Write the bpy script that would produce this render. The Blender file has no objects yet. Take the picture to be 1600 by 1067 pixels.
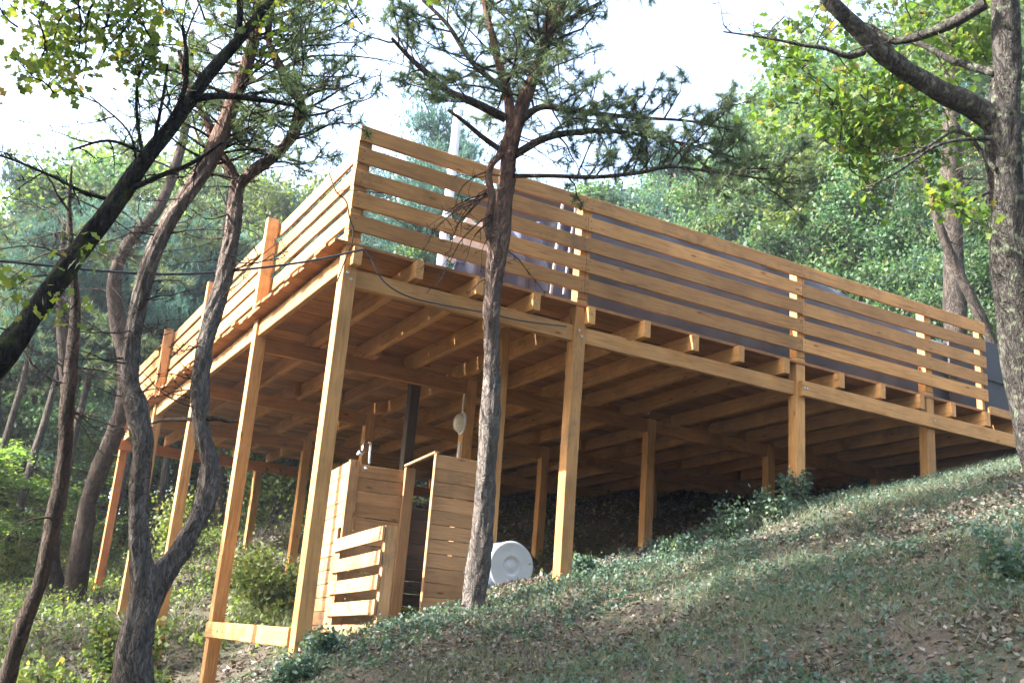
import bpy, math, random
import numpy as np
from mathutils import Vector, Matrix
random.seed(7); rng = np.random.default_rng(7)
S = bpy.context.scene
COL = S.collection
# ------------------------------------------------------------------ camera
F, RX, RY, RZ = 1662.4, 1.86618, -0.076465, -0.51152
CAM = np.array([-3.0916, -9.4525, -4.1087])
cd = bpy.data.cameras.new('camera'); cam = bpy.data.objects.new('camera', cd); COL.objects.link(cam)
cd.sensor_fit = 'HORIZONTAL'; cd.sensor_width = 36; cd.lens = F / 1600 * 36
cd.clip_start = .05; cd.clip_end = 2000
cam.location = CAM; cam.rotation_euler = (RX, RY, RZ)
S.camera = cam
# ------------------------------------------------------------------ world, sun, exposure
SUN_EL, SUN_AZ = math.radians(31), math.radians(80)          # azimuth measured from +Y towards -X
sd = Vector((-math.sin(SUN_AZ) * math.cos(SUN_EL), math.cos(SUN_AZ) * math.cos(SUN_EL), math.sin(SUN_EL)))
W = bpy.data.worlds.new('World'); S.world = W; W.use_nodes = True
nt = W.node_tree; bg = nt.nodes['Background']
sk = nt.nodes.new('ShaderNodeTexSky'); sk.sky_type = 'NISHITA'; sk.sun_disc = False
sk.sun_elevation = SUN_EL; sk.sun_rotation = math.atan2(sd.x, sd.y)
sk.air_density = 1.0; sk.dust_density = 3.5; sk.ozone_density = 1.0
nt.links.new(sk.outputs[0], bg.inputs[0]); bg.inputs[1].default_value = .15
sl = bpy.data.lights.new('sun', 'SUN'); sl.energy = 4.6; sl.angle = math.radians(.6); sl.color = (1, .96, .90)
so = bpy.data.objects.new('sun', sl); COL.objects.link(so); so.rotation_euler = sd.to_track_quat('Z', 'Y').to_euler()
S.view_settings.view_transform = 'Standard'; S.view_settings.look = 'None'
S.view_settings.gamma = 1; S.view_settings.use_curve_mapping = False
S.view_settings.exposure = 2.92
S.render.engine = 'CYCLES'
S.cycles.volume_step_rate = 4; S.cycles.volume_max_steps = 64
S.cycles.max_bounces = 8; S.cycles.transparent_max_bounces = 8; S.cycles.volume_bounces = 0
# ------------------------------------------------------------------ helpers
def _R():
    c, s = math.cos, math.sin
    X = np.array([[1,0,0],[0,c(RX),-s(RX)],[0,s(RX),c(RX)]]); Y = np.array([[c(RY),0,s(RY)],[0,1,0],[-s(RY),0,c(RY)]])
    Z = np.array([[c(RZ),-s(RZ),0],[s(RZ),c(RZ),0],[0,0,1]]); return Z @ Y @ X
RM = _R()
def P(u, v, d): return CAM + RM @ np.array([(u-800)/F, -(v-533.5)/F, -1.]) * d          # surveyed point at depth d
def PY(u, v, y):
    r = RM @ np.array([(u-800)/F, -(v-533.5)/F, -1.]); return CAM + r*(y-CAM[1])/r[1]
def PZ(u, v, z):
    r = RM @ np.array([(u-800)/F, -(v-533.5)/F, -1.]); return CAM + r*(z-CAM[2])/r[2]
def view(p):
    q = (np.asarray(p)-CAM) @ RM
    dd = np.maximum(-q[..., 2], 1e-3)
    return 800+F*q[..., 0]/dd, 533.5-F*q[..., 1]/dd, -q[..., 2]
def tag(o, label=None, cat=None, group=None, kind=None):
    if label: o['label'] = label
    if cat: o['category'] = cat
    if group: o['group'] = group
    if kind: o['kind'] = kind
    return o
def thing(name, loc, label, cat, group=None):
    o = bpy.data.objects.new(name, None); COL.objects.link(o); o.location = loc; o.empty_display_size = .2
    return tag(o, label, cat, group)
def link(name, me, mat, parent=None, M=None):
    o = bpy.data.objects.new(name, me)
    if mat is not None and (len(me.materials) == 0): me.materials.append(mat)
    COL.objects.link(o)
    if M is not None: o.matrix_basis = M
    if parent is not None:
        o.parent = parent
        q = parent; T = Matrix.Identity(4)
        while q is not None: T = q.matrix_basis_abs if hasattr(q, 'matrix_basis_abs') else T; q = None
        o.matrix_parent_inverse = Matrix.Translation(-abs_loc(parent))
    return o
def abs_loc(o):
    # things are placed by translation only; parts carry world coordinates
    return Vector(o.location) if o.parent is None else Vector(o.get('_abs', (0, 0, 0)))
def sub(name, me, mat, part, M=None):
    """a sub-part: same world coordinates, undoing the part's own matrix"""
    o = bpy.data.objects.new(name, me)
    if mat is not None and len(me.materials) == 0: me.materials.append(mat)
    COL.objects.link(o)
    if M is not None: o.matrix_basis = M
    o.parent = part; o.matrix_parent_inverse = part.matrix_basis.inverted()
    return o
def fast(name, V, Fc, rnd=None, smooth=False):
    V = np.asarray(V, np.float32); Fc = np.asarray(Fc, np.int32); k = Fc.shape[1]
    me = bpy.data.meshes.new(name)
    me.vertices.add(len(V)); me.vertices.foreach_set('co', V.ravel())
    me.loops.add(Fc.size); me.loops.foreach_set('vertex_index', Fc.ravel())
    me.polygons.add(len(Fc)); me.polygons.foreach_set('loop_start', np.arange(len(Fc), dtype=np.int32)*k)
    try: me.polygons.foreach_set('loop_total', np.full(len(Fc), k, np.int32))
    except Exception: pass
    if smooth: me.polygons.foreach_set('use_smooth', np.ones(len(Fc), bool))
    if rnd is not None:
        a = me.attributes.new('rnd', 'FLOAT', 'FACE'); a.data.foreach_set('value', np.asarray(rnd, np.float32))
    me.update(calc_edges=True); me.validate()
    return me
# value noise for geometry
def vnoise(x, y, s=1.0, seed=0):
    x = np.asarray(x)/s+seed*17.3; y = np.asarray(y)/s-seed*9.7
    xi = np.floor(x); yi = np.floor(y); fx = x-xi; fy = y-yi; fx = fx*fx*(3-2*fx); fy = fy*fy*(3-2*fy)
    h = lambda a, b: np.modf(np.abs(np.sin(a*127.1+b*311.7+seed)*43758.5453))[0]
    return (h(xi, yi)*(1-fx)+h(xi+1, yi)*fx)*(1-fy)+(h(xi, yi+1)*(1-fx)+h(xi+1, yi+1)*fx)*fy
# ------------------------------------------------------------------ materials
def mat(name):
    m = bpy.data.materials.new(name); m.use_nodes = True; nt = m.node_tree; b = nt.nodes['Principled BSDF']; return m, nt, b
def N(nt, t, **k):
    n = nt.nodes.new(t)
    for a, v in k.items():
        if a in n.inputs.keys() if hasattr(n.inputs, 'keys') else False: n.inputs[a].default_value = v
        else: setattr(n, a, v)
    return n
def ramp(nt, cols):
    r = nt.nodes.new('ShaderNodeValToRGB'); e = r.color_ramp.elements
    while len(e) < len(cols): e.new(.5)
    for i, (p, c) in enumerate(cols): e[i].position = p; e[i].color = (*c, 1)
    return r
def wood(name, base, dark, rough=.62, grain=1.0, var=.35):
    m, nt, b = mat(name); L = nt.links.new
    tc = nt.nodes.new('ShaderNodeTexCoord'); oi = nt.nodes.new('ShaderNodeObjectInfo')
    off = nt.nodes.new('ShaderNodeVectorMath'); off.operation = 'MULTIPLY_ADD'
    cb = nt.nodes.new('ShaderNodeCombineXYZ')
    for i, k in enumerate((37., 91., 53.)):
        mu = nt.nodes.new('ShaderNodeMath'); mu.operation = 'MULTIPLY'; mu.inputs[1].default_value = k
        L(oi.outputs['Random'], mu.inputs[0]); L(mu.outputs[0], cb.inputs[i])
    ad = nt.nodes.new('ShaderNodeVectorMath'); ad.operation = 'ADD'; L(tc.outputs['Object'], ad.inputs[0]); L(cb.outputs[0], ad.inputs[1])
    mp = nt.nodes.new('ShaderNodeMapping'); mp.inputs['Scale'].default_value = (1.1, 16, 16); L(ad.outputs[0], mp.inputs[0])
    n1 = nt.nodes.new('ShaderNodeTexNoise'); n1.inputs['Scale'].default_value = 2.2; n1.inputs['Detail'].default_value = 6; n1.inputs['Distortion'].default_value = 1.1; L(mp.outputs[0], n1.inputs[0])
    n2 = nt.nodes.new('ShaderNodeTexNoise'); n2.inputs['Scale'].default_value = 1.7; n2.inputs['Detail'].default_value = 4; L(ad.outputs[0], n2.inputs[0])
    mk = nt.nodes.new('ShaderNodeMapping'); mk.inputs['Scale'].default_value = (2.2, 7, 7); L(ad.outputs[0], mk.inputs[0])
    vo = nt.nodes.new('ShaderNodeTexVoronoi'); vo.inputs['Scale'].default_value = 1.0; L(mk.outputs[0], vo.inputs[0])
    kr = ramp(nt, [(.0, (.12, .07, .04)), (.06, (.3, .2, .12)), (.13, (1, 1, 1))]); L(vo.outputs['Distance'], kr.inputs[0])
    r1 = ramp(nt, [(.25, dark), (.5, base), (.8, tuple(min(1, c*1.22) for c in base))]); L(n1.outputs[0], r1.inputs[0])
    mx = nt.nodes.new('ShaderNodeMixRGB'); mx.blend_type = 'MULTIPLY'; mx.inputs[0].default_value = .55; L(r1.outputs[0], mx.inputs[1])
    r2 = ramp(nt, [(.3, (.5, .45, .42)), (.5, (.85, .83, .8)), (.65, (1, 1, 1))]); L(n2.outputs[0], r2.inputs[0]); L(r2.outputs[0], mx.inputs[2])
    m3 = nt.nodes.new('ShaderNodeMixRGB'); m3.blend_type = 'MULTIPLY'; m3.inputs[0].default_value = .75; L(mx.outputs[0], m3.inputs[1]); L(kr.outputs[0], m3.inputs[2])
    hs = nt.nodes.new('ShaderNodeHueSaturation'); L(m3.outputs[0], hs.inputs['Color'])
    mr = nt.nodes.new('ShaderNodeMapRange'); mr.inputs[3].default_value = 1-var*.6; mr.inputs[4].default_value = 1+var*.5
    L(oi.outputs['Random'], mr.inputs[0]); L(mr.outputs[0], hs.inputs['Value'])
    fr = nt.nodes.new('ShaderNodeMath'); fr.operation = 'MULTIPLY'; fr.inputs[1].default_value = 13.7; L(oi.outputs['Random'], fr.inputs[0]); ff = nt.nodes.new('ShaderNodeMath'); ff.operation = 'FRACT'; L(fr.outputs[0], ff.inputs[0])
    n5 = nt.nodes.new('ShaderNodeTexNoise'); n5.inputs['Scale'].default_value = 3.5; n5.inputs['Detail'].default_value = 7; n5.inputs['Roughness'].default_value = .7; L(ad.outputs[0], n5.inputs[0])
    r5 = ramp(nt, [(.48, (0, 0, 0)), (.72, (1, 1, 1))]); L(n5.outputs[0], r5.inputs[0])
    w5 = nt.nodes.new('ShaderNodeMath'); w5.operation = 'MULTIPLY'; L(ff.outputs[0], w5.inputs[0]); L(r5.outputs[0], w5.inputs[1])
    g5 = nt.nodes.new('ShaderNodeMixRGB'); L(w5.outputs[0], g5.inputs[0]); L(hs.outputs[0], g5.inputs[1]); g5.inputs[2].default_value = (dark[0]*.62, dark[1]*.75, dark[2]*1.0, 1)
    L(g5.outputs[0], b.inputs['Base Color']); b.inputs['Roughness'].default_value = rough
    b.inputs['Specular IOR Level'].default_value = .25
    bp = nt.nodes.new('ShaderNodeBump'); bp.inputs['Strength'].default_value = .35*grain; bp.inputs['Distance'].default_value = .01
    L(n1.outputs[0], bp.inputs['Height']); L(bp.outputs[0], b.inputs['Normal'])
    return m
M_TIMBER = wood('timber', (.48, .248, .088), (.31, .15, .05))
M_RAIL = wood('rail_timber', (.42, .21, .072), (.27, .128, .04), var=.45)
M_DECK = wood('deck_timber', (.30, .132, .045), (.15, .062, .021), var=.6)
M_DECKDK = wood('dark_timber', (.085, .055, .04), (.045, .03, .022), var=.4)  # much darker wood for one post and the stall's rear boards
M_STALL = wood('stall_timber', (.41, .235, .11), (.28, .15, .065), var=.4)
M_JOIST = wood('joist_timber', (.42, .195, .062), (.25, .11, .034), var=.5)
M_END = wood('red_lit_timber', (.55, .20, .07), (.40, .13, .045), var=.1)  # red light on the far-end timber is put into its colour
def bark(name, c1, c2, c3, scale=9, lich=None, stretch=(1, 1, .32), tint=None):
    m, nt, b = mat(name); L = nt.links.new
    tc = nt.nodes.new('ShaderNodeTexCoord'); mp = nt.nodes.new('ShaderNodeMapping'); mp.inputs['Scale'].default_value = stretch; L(tc.outputs['Object'], mp.inputs[0])
    n0 = nt.nodes.new('ShaderNodeTexNoise'); n0.inputs['Scale'].default_value = 5; n0.inputs['Detail'].default_value = 5; L(mp.outputs[0], n0.inputs[0])
    mix = nt.nodes.new('ShaderNodeMixRGB'); mix.blend_type = 'LINEAR_LIGHT'; mix.inputs[0].default_value = .3; L(mp.outputs[0], mix.inputs[1]); L(n0.outputs['Color'], mix.inputs[2])
    v = nt.nodes.new('ShaderNodeTexVoronoi'); v.feature = 'DISTANCE_TO_EDGE'; v.inputs['Scale'].default_value = scale*3.0; L(mix.outputs[0], v.inputs[0])
    n1 = nt.nodes.new('ShaderNodeTexNoise'); n1.inputs['Scale'].default_value = scale*2; n1.inputs['Detail'].default_value = 8; L(mix.outputs[0], n1.inputs[0])
    r = ramp(nt, [(.3, c1), (.52, c2), (.72, c3)]); L(n1.outputs[0], r.inputs[0])
    rv = ramp(nt, [(0, (.5, .47, .45)), (.12, (1, 1, 1))]); L(v.outputs['Distance'], rv.inputs[0])
    mu = nt.nodes.new('ShaderNodeMixRGB'); mu.blend_type = 'MULTIPLY'; mu.inputs[0].default_value = .8; L(r.outputs[0], mu.inputs[1]); L(rv.outputs[0], mu.inputs[2])
    dk = nt.nodes.new('ShaderNodeHueSaturation'); dk.inputs['Value'].default_value = .62; L(mu.outputs[0], dk.inputs['Color']); out = dk.outputs[0]
    if tint:   # reddish flaking upper bark
        sp = nt.nodes.new('ShaderNodeSeparateXYZ'); L(tc.outputs['Object'], sp.inputs[0])
        mr = nt.nodes.new('ShaderNodeMapRange'); mr.inputs[1].default_value = tint[0]; mr.inputs[2].default_value = tint[1]; L(sp.outputs[2], mr.inputs[0])
        m2 = nt.nodes.new('ShaderNodeMixRGB'); m2.blend_type = 'MULTIPLY'; L(mr.outputs[0], m2.inputs[0]); L(out, m2.inputs[1]); m2.inputs[2].default_value = (1.0, .50, .28, 1)
        m2b = nt.nodes.new('ShaderNodeBrightContrast'); m2b.inputs['Bright'].default_value = .03; L(m2.outputs[0], m2b.inputs[0]); out = m2b.outputs[0]
    if lich:
        nl = nt.nodes.new('ShaderNodeTexNoise'); nl.inputs['Scale'].default_value = lich[1]; nl.inputs['Detail'].default_value = 6; L(tc.outputs['Object'], nl.inputs[0])
        rl = ramp(nt, [(lich[2]-.04, (0, 0, 0)), (lich[2]+.08, (.8, .8, .8))]); L(nl.outputs[0], rl.inputs[0])
        ml = nt.nodes.new('ShaderNodeMixRGB'); L(rl.outputs[0], ml.inputs[0]); L(out, ml.inputs[1]); ml.inputs[2].default_value = (*lich[0], 1); out = ml.outputs[0]
    L(out, b.inputs['Base Color']); b.inputs['Roughness'].default_value = .9; b.inputs['Specular IOR Level'].default_value = .1
    hm = nt.nodes.new('ShaderNodeMath'); hm.operation = 'MULTIPLY_ADD'; L(rv.outputs[0], hm.inputs[0]); hm.inputs[1].default_value = .8; L(n1.outputs[0], hm.inputs[2])
    bp = nt.nodes.new('ShaderNodeBump'); bp.inputs['Strength'].default_value = .9; bp.inputs['Distance'].default_value = .03; L(hm.outputs[0], bp.inputs['Height']); L(bp.outputs[0], b.inputs['Normal'])
    return m
M_PINE = bark('pine_bark', (.055, .042, .036), (.16, .13, .11), (.28, .24, .21), 7, tint=(-1.6, .5))
M_PINE2 = bark('pine_bark_far', (.035, .028, .024), (.085, .065, .053), (.14, .108, .09), 6)
M_OAK = bark('oak_bark', (.03, .028, .026), (.085, .076, .068), (.15, .137, .125), 9, lich=((.13, .15, .10), 15, .60))
M_MOSS = bark('mossy_bark', (.014, .013, .011), (.035, .031, .026), (.07, .06, .05), 8, lich=((.06, .075, .02), 3.5, .6))
M_FAR = bark('far_bark', (.04, .035, .03), (.09, .075, .065), (.15, .13, .11), 4)
M_TWIG = bark('dead_twig', (.05, .04, .03), (.09, .07, .055), (.14, .11, .09), 9)
def leafmat(name, cols, trans=.45, rough=.55, tcol=None, spec=.3, vary=False):
    m, nt, b = mat(name); L = nt.links.new
    at = nt.nodes.new('ShaderNodeAttribute'); at.attribute_name = 'rnd'
    r = ramp(nt, cols); L(at.outputs['Fac'], r.inputs[0])
    oi = nt.nodes.new('ShaderNodeObjectInfo'); hs = nt.nodes.new('ShaderNodeHueSaturation'); a1 = nt.nodes.new('ShaderNodeMapRange'); a1.inputs[3].default_value = .485; a1.inputs[4].default_value = .525; L(oi.outputs['Random'], a1.inputs[0]); L(a1.outputs[0], hs.inputs['Hue'])
    m7 = nt.nodes.new('ShaderNodeMath'); m7.operation = 'MULTIPLY'; m7.inputs[1].default_value = 7.31; L(oi.outputs['Random'], m7.inputs[0]); m8 = nt.nodes.new('ShaderNodeMath'); m8.operation = 'FRACT'; L(m7.outputs[0], m8.inputs[0])
    a2 = nt.nodes.new('ShaderNodeMapRange'); a2.inputs[3].default_value = .6*1.0; a2.inputs[4].default_value = 1.35; L(m8.outputs[0], a2.inputs[0])
    if vary: L(a2.outputs[0], hs.inputs['Value'])
    L(r.outputs[0], hs.inputs['Color']); r = hs
    L(r.outputs[0], b.inputs['Base Color']); b.inputs['Roughness'].default_value = rough; b.inputs['Specular IOR Level'].default_value = spec
    tr = nt.nodes.new('ShaderNodeBsdfTranslucent')
    mu = nt.nodes.new('ShaderNodeMixRGB'); mu.blend_type = 'MULTIPLY'; mu.inputs[0].default_value = 1; L(r.outputs[0], mu.inputs[1]); mu.inputs[2].default_value = (*(tcol or (1.8, 1.9, .8)), 1)
    L(mu.outputs[0], tr.inputs[0]); mx = nt.nodes.new('ShaderNodeMixShader'); mx.inputs[0].default_value = trans
    L(b.outputs[0], mx.inputs[1]); L(tr.outputs[0], mx.inputs[2]); L(mx.outputs[0], nt.nodes['Material Output'].inputs[0])
    return m
M_LEAF = leafmat('oak_leaf', [(0, (.05, .09, .018)), (.5, (.085, .13, .028)), (.9, (.12, .15, .035)), (1, (.18, .12, .04))])
M_NEEDLE = leafmat('pine_needle', [(0, (.045, .07, .045)), (.6, (.075, .11, .065)), (1, (.13, .13, .075))], .35)
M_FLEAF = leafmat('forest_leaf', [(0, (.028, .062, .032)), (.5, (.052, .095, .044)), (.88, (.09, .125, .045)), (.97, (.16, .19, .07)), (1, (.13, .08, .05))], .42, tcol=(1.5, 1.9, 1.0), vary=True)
M_FNEED = leafmat('forest_needle', [(0, (.028, .066, .062)), (.6, (.05, .105, .092)), (1, (.08, .13, .10))], .35, tcol=(1.4, 1.8, 1.3), vary=True)
M_LITTER = leafmat('dry_leaf', [(0, (.055, .043, .034)), (.35, (.10, .082, .066)), (.75, (.15, .13, .11)), (.95, (.23, .21, .18)), (1, (.30, .20, .10))], .1, tcol=(1.2, 1., .7))
M_SCRUB = leafmat('undergrowth_leaf', [(0, (.06, .09, .03)), (.5, (.11, .15, .05)), (.85, (.18, .20, .07)), (1, (.24, .19, .09))], .4)
M_IVY = leafmat('ground_plant_leaf', [(0, (.045, .08, .06)), (.5, (.07, .115, .088)), (.85, (.11, .155, .115)), (1, (.17, .19, .07))], .3, tcol=(1.5, 1.7, .8))
M_GRASS = leafmat('grass_blade', [(0, (.07, .10, .06)), (.5, (.11, .13, .085)), (1, (.20, .18, .13))], .3)
def plain(name, col, rough=.5, metal=0., noise=.0, nscale=6, bump=0., spec=.5):
    m, nt, b = mat(name); L = nt.links.new
    b.inputs['Roughness'].default_value = rough; b.inputs['Metallic'].default_value = metal; b.inputs['Specular IOR Level'].default_value = spec
    tc = nt.nodes.new('ShaderNodeTexCoord'); n = nt.nodes.new('ShaderNodeTexNoise'); n.inputs['Scale'].default_value = nscale; n.inputs['Detail'].default_value = 6; L(tc.outputs['Object'], n.inputs[0])
    r = ramp(nt, [(.3, tuple(c*(1-noise) for c in col)), (.7, tuple(min(1, c*(1+noise*.6)) for c in col))]); L(n.outputs[0], r.inputs[0]); L(r.outputs[0], b.inputs['Base Color'])
    if bump:
        bp = nt.nodes.new('ShaderNodeBump'); bp.inputs['Strength'].default_value = bump; bp.inputs['Distance'].default_value = .02; L(n.outputs[0], bp.inputs['Height']); L(bp.outputs[0], b.inputs['Normal'])
    return m
M_CANVAS = plain('grey_canvas', (.088, .094, .112), .8, noise=.18, nscale=2.5, bump=.5)
M_CLOTH = plain('pale_canvas', (.10, .13, .22), .42, noise=.15, nscale=3, bump=.3)
M_DARKP = plain('dark_panel', (.03, .034, .042), .7, noise=.25, nscale=2)
M_BLACK = plain('black_plastic', (.012, .012, .014), .5, noise=.2)
M_WHITE = plain('white_paint', (.75, .76, .80), .5, noise=.08)
M_DRUM = plain('drum_plastic', (.40, .43, .45), .42, noise=.12, nscale=5)
M_DRUMB = plain('drum_body_plastic', (.12, .16, .24), .5, noise=.15)
M_CHROME = plain('chrome', (.7, .72, .75), .18, 1.0, noise=.05)
M_GLASS = plain('frosted_glass', (.62, .60, .52), .18, noise=.15, nscale=30, bump=.4)
M_CABLE = plain('cable_rubber', (.022, .025, .032), .5, noise=.1)
M_METAL = plain('dull_metal', (.4, .42, .45), .35, .8, noise=.1)
def soil():
    m, nt, b = mat('forest_soil'); L = nt.links.new
    g = nt.nodes.new('ShaderNodeNewGeometry'); n1 = nt.nodes.new('ShaderNodeTexNoise'); n1.inputs['Scale'].default_value = 1.1; n1.inputs['Detail'].default_value = 8; L(g.outputs['Position'], n1.inputs[0])
    n2 = nt.nodes.new('ShaderNodeTexNoise'); n2.inputs['Scale'].default_value = 22; n2.inputs['Detail'].default_value = 8; L(g.outputs['Position'], n2.inputs[0])
    r = ramp(nt, [(.35, (.04, .034, .027)), (.55, (.07, .062, .05)), (.75, (.11, .098, .082))]); L(n2.outputs[0], r.inputs[0])
    r2 = ramp(nt, [(.42, (.07, .085, .045)), (.6, (.11, .085, .062))]); L(n1.outputs[0], r2.inputs[0])
    mx = nt.nodes.new('ShaderNodeMixRGB'); mx.inputs[0].default_value = .4; L(r.outputs[0], mx.inputs[1]); L(r2.outputs[0], mx.inputs[2]); L(mx.outputs[0], b.inputs['Base Color'])
    b.inputs['Roughness'].default_value = .95; b.inputs['Specular IOR Level'].default_value = .1
    bp = nt.nodes.new('ShaderNodeBump'); bp.inputs['Strength'].default_value = .8; bp.inputs['Distance'].default_value = .05; L(n2.outputs[0], bp.inputs['Height']); L(bp.outputs[0], b.inputs['Normal'])
    return m
M_SOIL = soil()
# ------------------------------------------------------------------ terrain
CP = np.array([(0,0,-4.15),(0,3.05,-4.85),(-.7,-.6,-4.8),(.1,1.2,-4.6),(0,6.1,-4.4),(0,9.14,-3.85),(0,12.2,-3.46),(2.7,0,-3.3),(2.7,1.3,-3.32),(1.6,-.3,-3.62),(2.69,9.14,-3.05),(2.69,12.2,-2.3),
 (5.92,0,-2.1),(5.92,3.05,-2.65),(5.92,6.1,-2.42),(8.23,0,-1.47),(8.23,3.05,-1.77),(10.3,0,-.8),(1.2,3.2,-4.35),(1.9,1.3,-3.62),(2.9,3.3,-3.5),(2.9,6.1,-3.5),
 (5.9,9.5,-1.5),(8.2,6,-1.5),(8.2,9.5,-.8),(10.5,3,-.95),(10.5,7,-.62),(5.9,13,-1.0),(9,13,-.1),
 (-3.1,-9.45,-5.6),(0,-4,-4.62),(3,-4,-3.36),(6,-4,-2.25),(10,-4,-.8),(3,-8,-3.5),(7,-8,-2.05),(12,-8,-.2),(-3,0,-5.2),(-2,2,-5.05),(-1.5,6,-4.95),(-1,10.5,-3.75),(-3,14,-3.9),
 (-5,20,-3.9),(0,20,-2.6),(-10,10,-7),(5,20,0.2),(10,20,2),(-12,-8,-8.5),(20,0,3.2),(20,-10,2.9),(20,15,5),(35,10,9),(0,40,-1),(20,40,8),(-20,30,-8),(-25,0,-13),(35,-12,8.5)], float)
def _tps(r2): return np.where(r2 > 1e-9, .5*r2*np.log(np.maximum(r2, 1e-9)), 0)
_n = len(CP); _K = _tps(((CP[:, None, :2]-CP[None, :, :2])**2).sum(-1))+np.eye(_n)*.02
_A = np.zeros((_n+3, _n+3)); _A[:_n, :_n] = _K; _A[:_n, _n] = 1; _A[:_n, _n+1:] = CP[:, :2]; _A[_n:, :_n] = _A[:_n, _n:].T
_w = np.linalg.solve(_A, np.concatenate([CP[:, 2], np.zeros(3)]))
def H(x, y, fine=True):
    x = np.atleast_1d(np.asarray(x, float)); y = np.atleast_1d(np.asarray(y, float)); sh = x.shape; x = x.ravel(); y = y.ravel()
    xc = np.clip(x, -22, 34); yc = np.clip(y, -11, 38); z = np.empty(len(x))
    for i in range(0, len(x), 20000):
        a, b = xc[i:i+20000], yc[i:i+20000]
        z[i:i+20000] = _tps((a[:, None]-CP[:, 0])**2+(b[:, None]-CP[:, 1])**2) @ _w[:_n]+_w[_n]+_w[_n+1]*a+_w[_n+2]*b
    z += (x-xc)*.22
    if fine: z += (vnoise(x, y, .9, 1)-.5)*.10+(vnoise(x, y, .33, 2)-.5)*.05
    return z.reshape(sh)
def h1(x, y): return float(H(x, y)[0])
def axis(a, b, st, lo, hi):
    core = np.arange(a, b, st); l = [a]; s = st
    while l[-1] > lo: s *= 1.25; l.append(l[-1]-s)
    r = [core[-1]]; s = st
    while r[-1] < hi: s *= 1.25; r.append(r[-1]+s)
    return np.concatenate([np.array(l[1:])[::-1], core, np.array(r[1:])])
gx = axis(-6, 14, .16, -160, 200); gy = axis(-9.5, 16, .16, -80, 220)
X, Y = np.meshgrid(gx, gy); Z = H(X, Y)
nx, ny = len(gx), len(gy); idx = np.arange(nx*ny).reshape(ny, nx)
me = fast('ground', np.stack([X, Y, Z], -1).reshape(-1, 3), np.stack([idx[:-1, :-1], idx[:-1, 1:], idx[1:, 1:], idx[1:, :-1]], -1).reshape(-1, 4), smooth=True)
tag(link('ground', me, M_SOIL), 'sloping forest floor under and around the timber deck', kind='structure')
# ------------------------------------------------------------------ boards
def box_mesh(L, Wd, Hh, bev=.006, warp=.0, seg=3):
    V = []; b = min(bev, Wd*.2, Hh*.2); w, h = Wd/2, Hh/2
    prof = [(-w+b, -h), (w-b, -h), (w, -h+b), (w, h-b), (w-b, h), (-w+b, h), (-w, h-b), (-w, -h+b)]
    a1, a2, ph = random.uniform(-1, 1)*warp, random.uniform(-1, 1)*warp, random.uniform(0, 6)
    for i in range(seg+1):
        t = i/seg; x = (t-.5)*L
        dy = a1*math.sin(t*math.pi+0*ph)+random.uniform(-.15, .15)*warp; dz = a2*math.sin(t*math.pi)+random.uniform(-.15, .15)*warp
        for (p, q) in prof: V.append((x, p+dy, q+dz))
    Fc = []
    for i in range(seg):
        for k in range(8):
            a = i*8+k; c = i*8+(k+1) % 8; Fc.append((a, a+8, c+8, c))
    Fc.append(tuple(range(8))); Fc.append(tuple(seg*8+k for k in range(7, -1, -1)))
    me = bpy.data.meshes.new('board'); me.from_pydata(V, [], Fc); me.update(); return me
def board(name, p0, p1, Wd, Hh, parent, m, up=(0, 0, 1), warp=.0, bev=.006, seg=3, as_sub=False, roll=0):
    p0 = Vector(p0); p1 = Vector(p1); d = p1-p0; L = d.length; x = d.normalized(); u = Vector(up)
    y = u.cross(x).normalized(); z = x.cross(y)
    Mx = Matrix((x, y, z)).transposed().to_4x4()
    if roll: Mx = Mx @ Matrix.Rotation(roll, 4, 'X')
    Mx.translation = (p0+p1)/2
    me = box_mesh(L, Wd, Hh, bev, warp, seg)
    return (sub if as_sub else link)(name, me, m, parent, Mx)
def post(name, x, y, z0, z1, w, parent, m, dx=0, dy=0, wy=None, **k):
    """square post, front-left edge at (x, y)"""
    wy = wy or w
    return board(name, (x+w/2, y+wy/2, z0), (x+w/2+dx, y+wy/2+dy, z1), w, wy, parent, m, up=(0, -1, 0), **k)
PW = .145; A = [0, 2.693, 5.923, 8.231]; B = 3.0475; AE = 9.33
DX1 = 12.2; DY1 = 4*B+.25
deck = thing('timber_deck', (0, 0, -4.15), 'large raised timber deck on tall square posts over the forest slope', 'deck')
# posts
def gz(x, y): return float(H(x+PW/2, y+PW/2)[0])-.15
for i in range(4):
    for j in range(5):
        x, y = A[i], j*B
        if (i, j) == (1, 1): x = 2.93
        z1 = -.29 if j == 0 else -.485
        if i == 0 and j > 0: z1 = -.29
        if i == 0 and j == 4: z1 = -.5
        zg = gz(x, y)
        if j == 0: z1 = -.18 if i == 0 else -.2
        post('post', x, y, zg, z1-.0, PW, deck, M_END if (i == 0 and j == 4) else M_TIMBER, warp=.008)
for j in (1, 2, 3): post('post', 10.6, j*B, gz(10.6, j*B), -.485, PW, deck, M_TIMBER)
tag(post('post', 2.52, 4.0, h1(2.6, 4.1)-.1, -.30, .14, deck, M_DECKDK), 'dark post behind the shower stall')
SCREW = bpy.data.meshes.new('screw'); SCREW.from_pydata([(r_*math.cos(a), r_*math.sin(a), h_) for r_, h_ in ((.007, -.004), (.0065, .002)) for a in [k*math.pi/3 for k in range(6)]], [], [(k, (k+1) % 6, 6+(k+1) % 6, 6+k) for k in range(6)]+[tuple(range(6, 12))]); SCREW.update()
def bolt(x, z, y=-.006):
    link('bolt', BOLT, M_METAL, deck, Matrix.Translation((x, y, z)) @ Matrix.Rotation(math.radians(90), 4, 'X'))
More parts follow.
